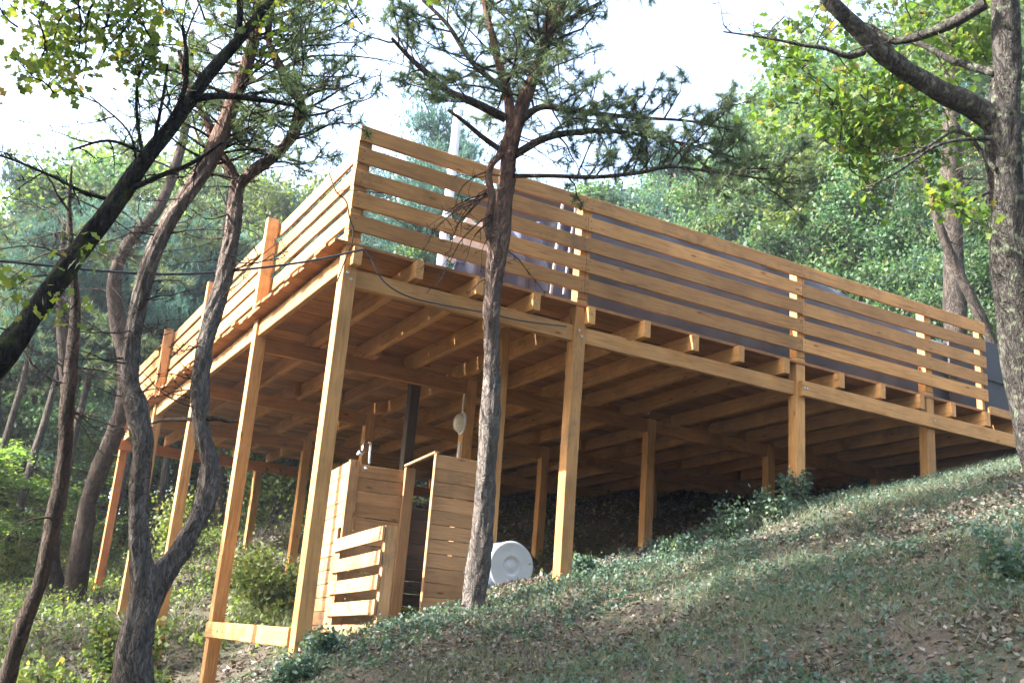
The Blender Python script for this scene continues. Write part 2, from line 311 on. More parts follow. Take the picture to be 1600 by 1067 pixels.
BOLT = bpy.data.meshes.new('bolt'); BOLT.from_pydata([(r_*math.cos(a), r_*math.sin(a), h_) for r_, h_ in ((.016, -.006), (.014, .008)) for a in [k*math.pi/4 for k in range(8)]], [], [(k, (k+1) % 8, 8+(k+1) % 8, 8+k) for k in range(8)]+[tuple(range(8, 16))]); BOLT.update()
for x in (.05, A[1]+.05, A[3]+.07): bolt(x, -.56); bolt(x+.04, -.62)
for x in (A[2]+.06, A[2]+.10, A[3]+.06): bolt(x, -.60, -.075)
# front beam
board('beam', (PW+.002, .07, -.59), (A[1]-.002, .07, -.59), .075, .18, deck, M_TIMBER, warp=.006)
board('beam', (A[1]+PW+.002, .07, -.59), (A[2]+.04, .07, -.59), .075, .18, deck, M_TIMBER, warp=.008)
board('beam', (A[2]+.03, -.036, -.60), (DX1-.1, -.036, -.60), .07, .19, deck, M_TIMBER, warp=.006)
for j in (1, 2, 3):
    y = j*B+PW/2
    board('beam', (.11, y, -.585), (5.99, y, -.585), .08, .19, deck, M_JOIST, warp=.006)
    board('beam', (6.0, y, -.585), (DX1-.2, y, -.585), .08, .19, deck, M_JOIST, warp=.006)
o = board('beam', (-.2, 4*B-.04, -.60), (5.6, 4*B-.04, -.60), .07, .2, deck, M_END, warp=.006); tag(o, 'beam along the far end of the deck, red light put into its colour')
board('beam', (5.61, 4*B-.04, -.60), (DX1-.2, 4*B-.04, -.60), .07, .2, deck, M_END)
# edge joists between the left posts
for j in range(4):
    board('edge_joist', (.07, j*B+PW+.002, -.405), (.07, (j+1)*B-.002, -.405), .07, .19, deck, M_TIMBER, warp=.004)
# joists
JX = [.81, 1.5, 2.19, 2.9, 3.63, 4.33, 5.0, 5.72, 6.63, 7.37, 8.1, 8.7, 9.4, 10.1, 10.8, 11.5]
board('joist', (.105, -.08, -.39), (.105, -.004, -.39), .09, .19, deck, M_TIMBER)
for n, jx in enumerate(JX):
    cuts = [-.08-random.uniform(0, .03), B+.28, 2*B+.2, 3*B+.25, 4*B+.12]
    for k in range(4):
        off = (.048 if k % 2 else -.048)
        y0 = cuts[k]-(.45 if k else 0); y1 = cuts[k+1]
        board('joist', (jx+off, y0, -.385+random.uniform(-.004, .004)), (jx+off, y1, -.385), .085, .195, deck, M_JOIST if k else M_TIMBER, warp=.006)
# short blocks between joists at beams
for n in (1, 3, 6, 8, 10):
    board('blocking', (JX[n]+.1, B*1+.35, -.39), (JX[n+1]-.1, B*1+.35, -.39), .05, .17, deck, M_JOIST)
# deck boards along X
y = -.015; n = 0
while y < DY1:
    w = random.uniform(.172, .188); x0 = -.13+random.uniform(-.035, .035)
    board('deck_board', (x0, y+w/2, -.265+random.uniform(-.004, .004)), (DX1+random.uniform(-.05, .05), y+w/2, -.265), w, .036, deck, M_DECK, warp=.004, bev=.003, seg=2)
    y += w+random.choice((.002, .003, .005, .008, .013)); n += 1
# ledger plank low down between the first two left posts, behind them
o = board('brace', (.0, PW+.002-.0, -4.02), (.0, B+.12, -3.98), .045, .17, deck, M_TIMBER, warp=.004); tag(o, 'low horizontal plank joining the corner post to the next post')
# ------------------------------------------------------------------ front railing
RZS = [-.13+.09+.245*k for k in range(5)]
rail = thing('front_railing', (0, -.03, -.25), 'long five-board timber railing along the downhill side of the deck', 'railing')
for x in (0, A[1], A[2], A[3]):
    post('rail_post', x+.004, .002, -.17 if x == 0 else -.19, .99, PW-.008, rail, M_RAIL, wy=.13)
post('rail_post', AE+.02, .002, -.24, .99, .06, rail, M_RAIL, wy=.09)
segs = [(-.012, A[1]+.07), (A[1]+.075, A[2]+.07), (A[2]+.075, AE+.12)]
for a, b in segs:
    for k, z in enumerate(RZS):
        dz = random.uniform(-.008, .008)
        board('rail_board', (a+random.uniform(-.004, .004), -.016, z+dz), (b, -.016, z+dz+random.uniform(-.006, .006)), .03, .17, rail, M_RAIL, warp=.007, bev=.004, seg=4)
for k, z in enumerate(RZS[:5]):   # small end blocks closing the gaps at the corner
    if k < 4: board('spacer', (-.006, -.006, z+.12), (.10, -.006, z+.12), .012, .075, rail, M_RAIL, bev=.002, seg=1)
for sx in (.05, A[1]+.035, A[1]+.115, A[2]+.03, A[2]+.11, A[3]+.07, AE+.05):
    for z in RZS:
        for dz in (-.045, .045):
            link('screw', SCREW, M_BLACK, rail, Matrix.Translation((sx+random.uniform(-.01, .01), -.033, z+dz)) @ Matrix.Rotation(math.radians(90), 4, 'X'))
# left railing
lrail = thing('side_railing', (.1, 0, -.25), 'timber railing with sunlit boards along the left edge of the deck', 'railing')
for j in (1, 2, 3, 4):
    post('rail_post', -.06, j*B, -.24, 1.05, PW, lrail, M_TIMBER, wy=.1)
for j in range(4):
    y0, y1 = (j*B+(.09 if j == 0 else .0)+.0, (j+1)*B+.04)
    xx = .13 if j in (0, 2) else .10; bh = (.168, .19, .18, .18)[j]
    for k, z in enumerate(RZS):
        board('rail_board', (xx, y0+.03, z-.02), (xx, y1-.02, z-.02+random.uniform(-.01, .01)), .028, bh, lrail, M_RAIL, warp=.006, bev=.004, seg=4)
# ------------------------------------------------------------------ shower stall
aL = math.radians(6); dL = np.array([math.sin(aL), math.cos(aL)]); dR = np.array([math.cos(aL), -math.sin(aL)])
N0 = np.array([1.03, .69]); CQ = N0+dL*1.82; P2 = CQ+dR*.68; RE = P2-dL*1.12
def v3(p, z): return (p[0], p[1], z)
stall = thing('shower_stall', v3(CQ, -4.2), 'open-topped outdoor shower stall of horizontal boards under the deck', 'shower stall')
zt = -1.93
# tall boarded left wall
s0, s1 = 1.84, 3.0; z = zt; k = 0
while z > -4.0:
    h = .158
    board('wall_board', v3(N0+dL*(s0 if z-h > -2.86 else 1.99), z-h/2), v3(N0+dL*(s1+.01*(k % 2)), z-h/2), .026, h-.007, stall, M_STALL, bev=.003, warp=.003)
    z -= h; k += 1
# slatted half-height screen
gz_ = [-2.93-.243*i for i in range(5)]
for i, z in enumerate(gz_):
    o = board('slat', v3(N0-dR*.03+dL*-.02, z), v3(N0-dR*.03+dL*1.98, z), .026, .145, stall, M_STALL, bev=.003, warp=.004)
    if i < 4: board('wall_board', v3(N0+dL*1.86, z-.121), v3(N0+dL*1.98, z-.121), .024, .094, stall, M_STALL, bev=.002)
def ppost(q, z0, z1, w, d_, name='post', m=None, label=None):
    c = q+dR*(w/2)+dL*(d_/2)
    o = board(name, v3(c, z0), v3(c, z1), w, d_, stall, m or M_STALL, up=(dL[0]*-1, dL[1]*-1, 0), warp=.003)
    if label: tag(o, label)
ppost(N0-dR*.0+dL*.005, h1(1.03, .7)-.1, -2.845, .125, .09)
ppost(CQ-dR*.012+dL*-.02, -4.3, zt+.012, .125, .05)
ppost(P2-dL*.03, -4.0, -1.915, .13, .07)
# inner wall between corner post and the middle post, facing out
z = zt-.02; k = 0
while z > -4.1:
    board('wall_board', v3(CQ+dR*.10+dL*.04, z-.078), v3(P2+dR*.03+dL*.04, z-.078+random.uniform(-.004, .004)), .024, .15, stall, M_STALL, bev=.003, warp=.003); z -= .157
# top bar and right panel
board('top_bar', v3(P2+dR*.0-dL*.03, -1.90), v3(RE+dR*.0-dL*.03, -1.90), .05, .026, stall, M_STALL)
z = -1.915; k = 0
while z > -3.62:
    hh = .156
    board('wall_board', v3(RE+dR*.012, z-hh/2), v3(RE+dR*.78, z-hh/2-.004), .026, hh-.006, stall, M_STALL, bev=.003, warp=.003); z -= hh; k += 1
board('edge_strip', v3(RE-dL*.006, -1.905), v3(RE-dL*.006, -3.65), .022, .06, stall, M_STALL, up=(dL[0], dL[1], 0))
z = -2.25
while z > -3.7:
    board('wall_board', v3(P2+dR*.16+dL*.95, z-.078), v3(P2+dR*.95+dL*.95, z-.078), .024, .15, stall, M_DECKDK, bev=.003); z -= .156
q = PY(760, 900, 1.18)
o = board('post', (q[0]+.03, 1.18, h1(q[0], 1.2)-.1), (PY(778, 616, 1.18)[0]+.03, 1.18, -.30), .10, .09, stall, M_TIMBER, up=(0, -1, 0))
tag(o, 'tall thin post rising from the stall to the deck joists')
board('leg', v3(N0+dL*1.75, -4.6), v3(N0+dL*1.75, -3.95), .04, .04, stall, M_STALL, up=(0, -1, 0))
# ------------------------------------------------------------------ tubes
def catmull(pts, n):
    pts = np.asarray(pts, float); q = np.vstack([2*pts[0]-pts[1], pts, 2*pts[-1]-pts[-2]]); out = []
    for i in range(1, len(q)-2):
        p0, p1, p2, p3 = q[i-1:i+3]
        for t in np.linspace(0, 1, n, endpoint=False):
            out.append(.5*((2*p1)+(-p0+p2)*t+(2*p0-5*p1+4*p2-p3)*t*t+(-p0+3*p1-3*p2+p3)*t**3))
    out.append(pts[-1]); return np.array(out)
class Tubes:
    def __init__(s): s.V = []; s.F = []; s.n = 0
    def add(s, pts, rad, sides=8, rough=0., cap=False):
        pts = np.asarray(pts, float); m = len(pts); rad = np.asarray(rad, float)
        T = np.gradient(pts, axis=0); T /= np.linalg.norm(T, axis=1)[:, None]+1e-9
        a = np.array([0, 0, 1.]) if abs(T[0][2]) < .9 else np.array([1., 0, 0])
        U = np.cross(T[0], a); U /= np.linalg.norm(U); Us = [U]
        for i in range(1, m):
            U = Us[-1]-T[i]*np.dot(Us[-1], T[i]); U /= np.linalg.norm(U)+1e-9; Us.append(U)
        Us = np.array(Us); Vs = np.cross(T, Us); th = np.arange(sides)/sides*2*np.pi
        rr = rad[:, None]*np.ones(sides)
        if rough:
            L = np.cumsum(np.r_[0, np.linalg.norm(np.diff(pts, axis=0), axis=1)])
            sc = max(rad.max(), .03)
            nz = vnoise(np.cos(th)[None]*2+L[:, None]/(sc*2.2)+7, np.sin(th)[None]*2.+L[:, None]*.3/sc, .8, 5)-.5
            nz2 = vnoise(np.cos(th)[None]*6+L[:, None]/(sc*1.2), np.sin(th)[None]*6+3+0*L[:, None], .8, 6)-.5
            nz4 = np.abs(vnoise(np.cos(th)[None]*9+L[:, None]*0+11, np.sin(th)[None]*9+L[:, None]/(sc*1.6), .8, 12)-.5) if sides > 24 else 0
            nz3 = vnoise(L[:, None]/(sc*3)+0*th[None], 3+0*th[None]+0*L[:, None], .8, 8)-.5
            rr = rr*(1+rough*(nz*1.2+nz2*.8+nz3*.9+nz4*1.1-(.25 if sides > 24 else 0)))
        ring = pts[:, None]+rr[..., None]*(np.cos(th)[None, :, None]*Us[:, None]+np.sin(th)[None, :, None]*Vs[:, None])
        s.V.append(ring.reshape(-1, 3)); i = np.arange(m-1)[:, None]*sides; k = np.arange(sides)[None]; k2 = (k+1) % sides
        s.F.append((np.stack([i+k, i+k2, i+sides+k2, i+sides+k], -1).reshape(-1, 4))+s.n); s.n += m*sides
        if cap:
            for base, c in ((0, pts[0]), ((m-1)*sides, pts[-1])):
                s.V.append(np.array([c])); ci = s.n; s.n += 1
                kk = np.arange(sides); s.F.append(np.stack([np.full(sides, ci), base+(ci-m*sides-(0 if base == 0 else 1))+kk, base+(ci-m*sides-(0 if base == 0 else 1))+(kk+1) % sides, np.full(sides, ci)], -1))
    def mesh(s, name): return fast(name, np.vstack(s.V), np.vstack(s.F), smooth=True)
def rot_frames(n, up=None, tilt=1.0):
    """n random orthonormal frames"""
    a = rng.normal(size=(n, 3)); 
    if up is not None: a = a*tilt+np.asarray(up)
    a /= np.linalg.norm(a, axis=1)[:, None]
    b = rng.normal(size=(n, 3)); b -= a*(a*b).sum(1)[:, None]; b /= np.linalg.norm(b, axis=1)[:, None]
    return b, np.cross(a, b), a                       # length dir, width dir, normal
OAK = np.array([(0, 0, 0), (.2, .1, .0), (.32, .30, .03), (.48, .16, .0), (.66, .36, .04), (.82, .15, .0), (1.0, .0, -.04), (.82, -.15, .0), (.66, -.36, .04), (.48, -.16, .0), (.32, -.30, .03), (.2, -.1, .0)])
OAKF = np.array([(0, 1, 11, 11), (1, 2, 3, 3), (1, 3, 9, 11), (9, 10, 11, 11), (3, 4, 5, 5), (3, 5, 7, 9), (7, 8, 9, 9), (5, 6, 7, 7)])
DIA = np.array([(0, 0, 0), (.5, .3, .05), (1, 0, 0), (.5, -.3, .05)]); DIAF = np.array([(0, 1, 2, 3)])
FOLD = np.array([(0, 0, 0), (.35, .3, .09), (1, 0, .05), (.4, -.27, .12), (.5, 0, -.02)]); FOLDF = np.array([(0, 1, 4, 4), (1, 2, 4, 4), (2, 3, 4, 4), (3, 0, 4, 4)])
def leaves(P0, size, tmpl, faces, frames=None, rv=None):
    n = len(P0)
    if frames is None: frames = rot_frames(n)
    a, b, c = frames; size = np.broadcast_to(size, (n,))[:, None, None]
    V = P0[:, None]+size*(tmpl[None, :, :1]*a[:, None]+tmpl[None, :, 1:2]*b[:, None]+tmpl[None, :, 2:]*c[:, None])
    Fc = faces[None]+(np.arange(n)*len(tmpl))[:, None, None]
    rv = rng.random(n) if rv is None else rv
    return V.reshape(-1, 3), Fc.reshape(-1, 4), np.repeat(rv, len(faces))
def quadmesh(name, parts):
    """parts: list of (V, F, rnd); faces repeating their last corner are split off as triangles"""
    V = []; F_ = []; R = []; n = 0
    for a, b, c in parts: V.append(a); F_.append(b+n); R.append(c); n += len(a)
    V = np.vstack(V).astype(np.float32); F_ = np.vstack(F_); R = np.concatenate(R)
    tri = F_[:, 2] == F_[:, 3]; order = np.r_[np.where(~tri)[0], np.where(tri)[0]]; nq = int((~tri).sum()); ntr = int(tri.sum())
    F2 = F_[order]; loops = np.r_[F2[:nq].ravel(), F2[nq:, :3].ravel()].astype(np.int32)
    me = bpy.data.meshes.new(name); me.vertices.add(len(V)); me.vertices.foreach_set('co', V.ravel())
    me.loops.add(len(loops)); me.loops.foreach_set('vertex_index', loops)
    me.polygons.add(nq+ntr); me.polygons.foreach_set('loop_start', np.r_[np.arange(nq)*4, nq*4+np.arange(ntr)*3].astype(np.int32))
    at = me.attributes.new('rnd', 'FLOAT', 'FACE'); at.data.foreach_set('value', R[order].astype(np.float32))
    me.update(calc_edges=True); return me
def needles(P0, D, L=.085, wd=.006, k=12, rv=None):
    """tufts of needles round points P0 growing along D"""
    n = len(P0)
    if n == 0: return np.zeros((0, 3)), np.zeros((0, 4), int), np.zeros(0)
    Pn = np.repeat(P0, k, 0); Dn = np.repeat(D, k, 0); d = Dn*.9+rng.normal(size=(n*k, 3))*.62; d /= np.linalg.norm(d, axis=1)[:, None]
    s = np.cross(d, rng.normal(size=(n*k, 3))); s /= np.linalg.norm(s, axis=1)[:, None]+1e-9
    l = (L*rng.uniform(.7, 1.2, n*k))[:, None]
    Pn = Pn+Dn*rng.uniform(-.04, .04, (n*k, 1))
    V = np.stack([Pn-s*wd/2, Pn+s*wd/2, Pn+d*l], 1).reshape(-1, 3)
    Fc = np.arange(n*k*3).reshape(-1, 3); Fc = np.c_[Fc, Fc[:, 2]]
    rv = np.repeat(rng.random(n), k)*.7+rng.random(n*k)*.3
    return V, Fc, rv
def unit(v): v = np.asarray(v, float); return v/(np.linalg.norm(v)+1e-9)
def shoot(p, d, L, r0, r1, jit=.18, grav=0., n=7):
    pts = [np.array(p, float)]; d = unit(d)
    for i in range(n):
        d = unit(d+rng.normal(size=3)*jit+np.array([0, 0, grav])); pts.append(pts[-1]+d*L/n)
    return np.array(pts), np.linspace(r0, r1, n+1)
def resample(pts, rad, n=5):
    q = catmull(np.c_[pts, rad], n); return q[:, :3], np.maximum(q[:, 3], .002)
def px(pts, n=6):
    """list of (u, v, depth, radius in metres) -> smooth 3D polyline"""
    a = np.array([[*P(u, v, d), r] for u, v, d, r in pts]); q = catmull(a, n); return q[:, :3], np.maximum(q[:, 3], .003)
def pine_branch(T, tufts, p, d, L, r, live=True, grav=.03, dens=1.0):
    pts, rad = shoot(p, d, L, r, r*.25, .16, grav, 8); T.add(pts, rad, 5)
    m = max(3, int(L*6*dens))
    for t in np.linspace(.25, 1, m):
        i = min(int(t*8), 7); q = pts[i]+(pts[min(i+1, 8)]-pts[i])*(t*8-i if i < 7 else .5); dd = unit(pts[min(i+1, 8)]-pts[i])
        sd_ = unit(np.cross(dd, [0, 0, 1.])+rng.normal(size=3)*.25)*random.choice((-1, 1))
        l2 = L*random.uniform(.18, .38)*(1.15-t*.5); b, rb = shoot(q, dd*.7+sd_*.9+np.array([0, 0, .1]), l2, r*.35, .003, .2, grav, 5); T.add(b, rb, 4)
        for c in range(3):
            j = random.randint(1, 4); d3 = unit(b[j+1]-b[j]+rng.normal(size=3)*.7); l3 = l2*random.uniform(.2, .5)
            tw, rt = shoot(b[j], d3, l3, .004, .002, .2, grav, 3); T.add(tw, rt, 3)
            if live: tufts += [(tw[q2], unit(tw[min(q2+1, 3)]-tw[min(q2, 2)])) for q2 in (1, 2, 3)]
        if live: tufts += [(b[q2], unit(b[q2]-b[q2-1])) for q2 in (2, 3, 4, 5)]
def make_tree(name, label, cat, trunk_lines, limb_lines=(), mat_=None, base=None, sides=20, rough=.16, group=None, flare=True):
    t = thing(name, tuple(base), label, cat, group)
    T = Tubes()
    for pts, rad in trunk_lines:
        T.add(pts, rad, sides, rough)
    link('trunk', T.mesh('trunk'), mat_, t)
    return t
def to_ground(line, extra=.25, flare=1.5):
    """extend the first point of a trunk down into the ground"""
    pts, rad = line; d = unit(pts[0]-pts[2]); d = unit(d+np.array([0, 0, -.6])); p = pts[0]; add = []; r = rad[0]
    k = 0
    while p[2] > h1(p[0], p[1])-extra and k < 60: p = p+d*.12; add.append(p); k += 1
    if add:
        add = np.array(add[::-1]); m = len(add); fr = r*(1+(flare-1)*np.exp(-np.arange(m)*.12/.25)); return np.vstack([add, pts]), np.r_[fr, rad]
    return line
# ------------------------------------------------------------------ near trees
# central pine in front of the deck
g0 = px([(740, 936, 10.0, .135), (752, 850, 10.0, .125), (760, 740, 10.0, .115), (768, 600, 10.0, .105), (770, 470, 10.0, .105), (779, 380, 10.0, .115), (789, 300, 10.0, .10), (797, 235, 10.0, .095), (812, 175, 10.05, .085), (832, 125, 10.1, .065), (851, 70, 10.15, .055), (862, 10, 10.2, .05), (868, -60, 10.3, .045), (880, -150, 10.4, .035), (885, -240, 10.5, .02)], 22)
g1 = px([(775, 392, 10.0, .05), (762, 352, 9.95, .042), (768, 315, 9.9, .036), (764, 268, 9.9, .034), (782, 240, 9.95, .036), (797, 205, 10.0, .05), (795, 160, 10.05, .045), (783, 110, 10.1, .04), (770, 60, 10.2, .03), (755, 0, 10.3, .025)], 6)
g2 = px([(851, 70, 10.15, .04), (868, 30, 10.1, .035), (885, -10, 10.1, .03), (905, -80, 10.1, .02)], 5)
g0 = (g0[0], g0[1]*.80); g0 = to_ground(g0, .2, 1.7); base = g0[0][0]
tG = make_tree('pine_tree', 'twin-stemmed pine tree standing in front of the deck beside the shower stall', 'tree', [g0, g1, g2], mat_=M_PINE, base=base, sides=36, rough=.22)
T = Tubes(); tuf = []
limbs = [([(790, 185, 10, .045), (740, 160, 9.9, .04), (700, 143, 9.9, .035), (668, 115, 9.8, .03), (640, 90, 9.8, .022), (612, 60, 9.7, .015)], True),
 ([(800, 245, 10, .04), (850, 217, 10, .035), (900, 207, 10, .03), (955, 205, 10, .022), (1020, 215, 10.1, .016), (1090, 230, 10.1, .012), (1160, 250, 10.1, .008)], True),
 ([(812, 190, 10, .04), (845, 168, 10, .03), (890, 172, 10, .028), (950, 180, 10, .022), (1010, 185, 10, .016), (1080, 190, 10, .012), (1150, 205, 10, .008)], True),
 ([(795, 275, 10, .022), (860, 275, 9.9, .02), (930, 277, 9.9, .02), (1000, 270, 9.8, .018), (1045, 261, 9.8, .016), (1110, 268, 9.8, .012), (1180, 278, 9.8, .009), (1250, 288, 9.8, .006)], True),
 ([(790, 240, 10, .03), (755, 215, 9.9, .025), (725, 190, 9.8, .02), (700, 172, 9.8, .014)], False),
 ([(855, 50, 10.1, .03), (900, 25, 10.1, .025), (940, 5, 10.1, .02)], False),
 ([(800, 150, 10, .03), (740, 100, 10, .025), (700, 40, 10, .02), (660, 0, 10, .015)], True),
 ([(860, 10, 10.2, .03), (800, -30, 10.1, .025), (730, -50, 10.1, .02), (650, -60, 10, .012)], True)]
for pl, live in limbs:
    pts, rad = px(pl, 5); T.add(pts, rad, 7)
    L = np.linalg.norm(pts[-1]-pts[0])
    for t in np.linspace(.2, 1, int(L*8)+3):
        i = min(int(t*(len(pts)-1)), len(pts)-2); d = unit(pts[i+1]-pts[i]); s_ = unit(np.cross(d, rng.normal(size=3)))
        if live: pine_branch(T, tuf, pts[i], d*.5+s_*.9+np.array([0, 0, .15]), random.uniform(.35, .7), .010, live and random.random() < .92, dens=1.6)
# crown above the frame and on the upper stems
for src in (g0, g1, g2):
    pts = src[0]; uu, vv, dd = view(pts)
    for i in range(len(pts)-1):
        if vv[i] < 150:
            for _ in range(2 if vv[i] > -20 else 3):
                if random.random() < .5*(.42 if src is g0 else 1):
                    s_ = unit(rng.normal(size=3)*np.array([1, 1, .3])); pine_branch(T, tuf, pts[i], s_+np.array([0, 0, .3]), random.uniform(.5, 1.2), .014, dens=1.1)
# dead twigs around mid stem
for i in range(46):
    j = random.randint(0, len(g0[0])-1); q = g0[0][j]; u, v, d = view(q)
    if not 200 < v < 440: continue
    a = random.uniform(0, 6.28); dr = RM @ np.array([math.cos(a), math.sin(a)*.3-.25, random.uniform(-.4, .6)])
    pine_branch(T, [], q, dr, random.uniform(.3, .85), .008, False, -.12, dens=1.2)
for i in range(9):
    q = P(768, random.uniform(262, 345), 9.9); pine_branch(T, [], q, RM @ np.array([-1, -.35, .3*random.uniform(-1, 1)]), random.uniform(.5, 1.0), .009, False, -.14, dens=1.0)
link('branches', T.mesh('branches'), M_TWIG, tG)
tp = np.array([a for a, b in tuf]); td = np.array([b for a, b in tuf])
link('needles', quadmesh('needles', [needles(tp, td, .07, .0048, 14)]), M_NEEDLE, tG)
print('G tufts', len(tp))
# forked pine at lower left
b0 = px([(208, 1075, 8.0, .155), (212, 1010, 8.0, .13), (226, 930, 8.05, .115), (218, 850, 8.05, .083), (218, 760, 8.1, .080), (224, 700, 8.1, .080), (214, 640, 8.15, .088), (203, 590, 8.2, .074), (212, 500, 8.3, .074), (232, 420, 8.4, .08), (262, 350, 8.5, .075), (302, 290, 8.7, .075), (333, 240, 8.8, .07), (357, 180, 8.9, .066), (382, 110, 9.0, .06), (402, 40, 9.1, .055), (420, -60, 9.3, .05), (450, -200, 9.5, .03)], 18)
b1 = px([(222, 975, 8.05, .10), (245, 915, 8.1, .095), (285, 855, 8.2, .085), (318, 790, 8.3, .078), (330, 735, 8.35, .085), (316, 670, 8.4, .075), (313, 600, 8.5, .072), (322, 530, 8.6, .075), (345, 450, 8.8, .072), (362, 370, 8.9, .07), (372, 285, 9.0, .066)], 18)
b2 = px([(372, 290, 9.0, .06), (395, 268, 9.0, .05), (430, 243, 9.05, .045), (458, 210, 9.1, .045), (470, 175, 9.1, .045), (462, 140, 9.1, .04), (440, 110, 9.1, .036), (420, 60, 9.2, .03), (425, 0, 9.2, .025)], 12)
b3 = px([(372, 290, 9.0, .05), (358, 262, 9.0, .042), (335, 225, 9.0, .035), (322, 185, 9.0, .03), (295, 140, 9.0, .025), (280, 80, 9.0, .02)], 5)
b0 = (b0[0], b0[1]*.92); b1 = (b1[0], b1[1]*.92); b0 = to_ground(b0, .2, 1.8)
tB = make_tree('pine_tree', 'thick forked pine at lower left whose two curved trunks cross the deck posts', 'tree', [b0, b1, b2, b3], mat_=M_PINE, base=b0[0][0], sides=36, rough=.26)
T = Tubes(); tuf = []
pts, rad = px([(322, 655, 8.45, .02), (285, 655, 8.7, .018), (255, 656, 8.9, .013), (236, 662, 9.0, .008)], 4); T.add(pts, rad, 6)
pts, rad = px([(318, 655, 8.45, .02), (340, 654, 8.3, .018), (356, 658, 8.3, .014), (372, 659, 8.3, .008)], 4); T.add(pts, rad, 6)
for src, c in ((b0, 1.0), (b1, .25), (b2, 1.6), (b3, 1.5)):
    pts = src[0]; uu, vv, dd = view(pts)
    for i in range(len(pts)):
        live = vv[i] < 260
        if vv[i] < 640 and random.random() < (.36*c if live else .24):
            a = random.uniform(0, 6.28); s_ = RM @ np.array([math.cos(a), .1, math.sin(a)*.8])
            pine_branch(T, tuf, pts[i], s_+np.array([0, 0, .2 if live else -.1]), random.uniform(.6, 1.3) if live else random.uniform(.3, .7), .013 if live else .008, live and random.random() < .75, dens=.9)
link('branches', T.mesh('branches'), M_TWIG, tB)
tp = np.array([a for a, b in tuf]); td = np.array([b for a, b in tuf]); print('B tufts', len(tp))
link('needles', quadmesh('needles', [needles(tp, td, .085, .0065, 9)]), M_NEEDLE, tB)
# leaning dark oak at left
a0 = px([(-330, 1010, 6.0, .10), (-200, 830, 6.3, .10), (-90, 660, 6.6, .095), (0, 560, 6.8, .09), (60, 480, 7.0, .082), (130, 385, 7.2, .078), (182, 315, 7.3, .07), (222, 255, 7.4, .062), (255, 215, 7.5, .058), (292, 165, 7.6, .056), (335, 105, 7.7, .05), (380, 55, 7.8, .042), (425, -5, 7.9, .038), (480, -90, 8.0, .025)], 14)
a0 = (a0[0], a0[1]*.88); a0 = to_ground(a0, .2, 1.3)
tA = make_tree('oak_tree', 'dark mossy oak trunk leaning from the left edge up across the sky', 'tree', [a0], mat_=M_MOSS, base=a0[0][0], sides=18, rough=.18)
T = Tubes(); LP = []; LS = []
def leafy(T, LP, p, d, L, r, k=40, spread=.09, grav=.0, size=.075, subs=7):
    pts, rad = shoot(p, d, L, r, .003, .2, grav, 8); T.add(pts, rad, 5)
    for s in range(subs):
        j = random.randint(2, 7); b, rb = shoot(pts[j], unit(pts[j+1]-pts[j])+rng.normal(size=3)*.8, L*random.uniform(.2, .45), r*.4, .002, .25, grav, 4); T.add(b, rb, 4)
        q = b[rng.integers(1, 5, k)]+rng.normal(size=(k, 3))*spread; LP.append(q); LS.append(np.full(k, size))
for pl in ([(250, 220, 7.5, .025), (285, 150, 7.5, .02), (292, 95, 7.5, .016), (285, 40, 7.5, .012)], [(300, 155, 7.6, .03), (345, 150, 7.6, .024), (400, 155, 7.7, .02), (460, 165, 7.8, .012)], [(370, 65, 7.8, .03), (375, 20, 7.8, .025), (372, -30, 7.8, .02)],
           [(225, 250, 7.4, .014), (215, 190, 7.4, .012), (215, 130, 7.4, .01), (235, 70, 7.4, .006)], [(240, 225, 7.4, .014), (255, 150, 7.4, .012), (262, 100, 7.4, .008)], [(195, 300, 7.3, .02), (250, 275, 7.3, .018), (300, 255, 7.4, .014), (345, 225, 7.4, .008)],
           [(180, 315, 7.3, .015), (130, 300, 7.3, .013), (80, 275, 7.3, .01), (20, 250, 7.3, .008), (-30, 235, 7.3, .006)], [(225, 240, 7.4, .012), (170, 220, 7.3, .01), (110, 235, 7.3, .007)], [(215, 265, 7.4, .01), (200, 205, 7.3, .008), (140, 150, 7.3, .005)]):
    pts, rad = px(pl, 5); T.add(pts, rad, 6)
    for i in range(3, len(pts), 2):
        pine_branch(T, [], pts[i], rng.normal(size=3), random.uniform(.2, .5), .006, False, 0)
for u, v, d, n in ((60, 20, 7.5, 3), (150, 30, 7.6, 4), (230, 25, 7.6, 3), (170, 75, 7.6, 1), (330, 20, 7.8, 2), (110, 140, 7.6, 1), (270, -30, 7.8, 5), (100, -40, 7.6, 5), (0, -30, 7.4, 4), (380, -40, 7.9, 4), (640, -10, 9, 3), (560, 60, 9.5, 1)):
    for _ in range(n):
        leafy(T, LP, P(u+random.uniform(-40, 40), v+random.uniform(-30, 30), d+random.uniform(-.4, .4)), rng.normal(size=3), .55, .008, k=9, size=.075)
for u, v, d in ((95, 395, 6.6), (75, 430, 6.5), (15, 515, 6.4), (120, 470, 6.6)):
    leafy(T, LP, P(u, v, d), rng.normal(size=3), .25, .005, k=5, size=.075, spread=.06, subs=4)
link('branches', T.mesh('branches'), M_MOSS, tA)
Q = np.vstack(LP); link('leaves', quadmesh('leaves', [leaves(Q, np.concatenate(LS)*rng.uniform(.7, 1.25, len(Q)), OAK, OAKF, rot_frames(len(Q), (0, 0, .6)))]), M_LEAF, tA)
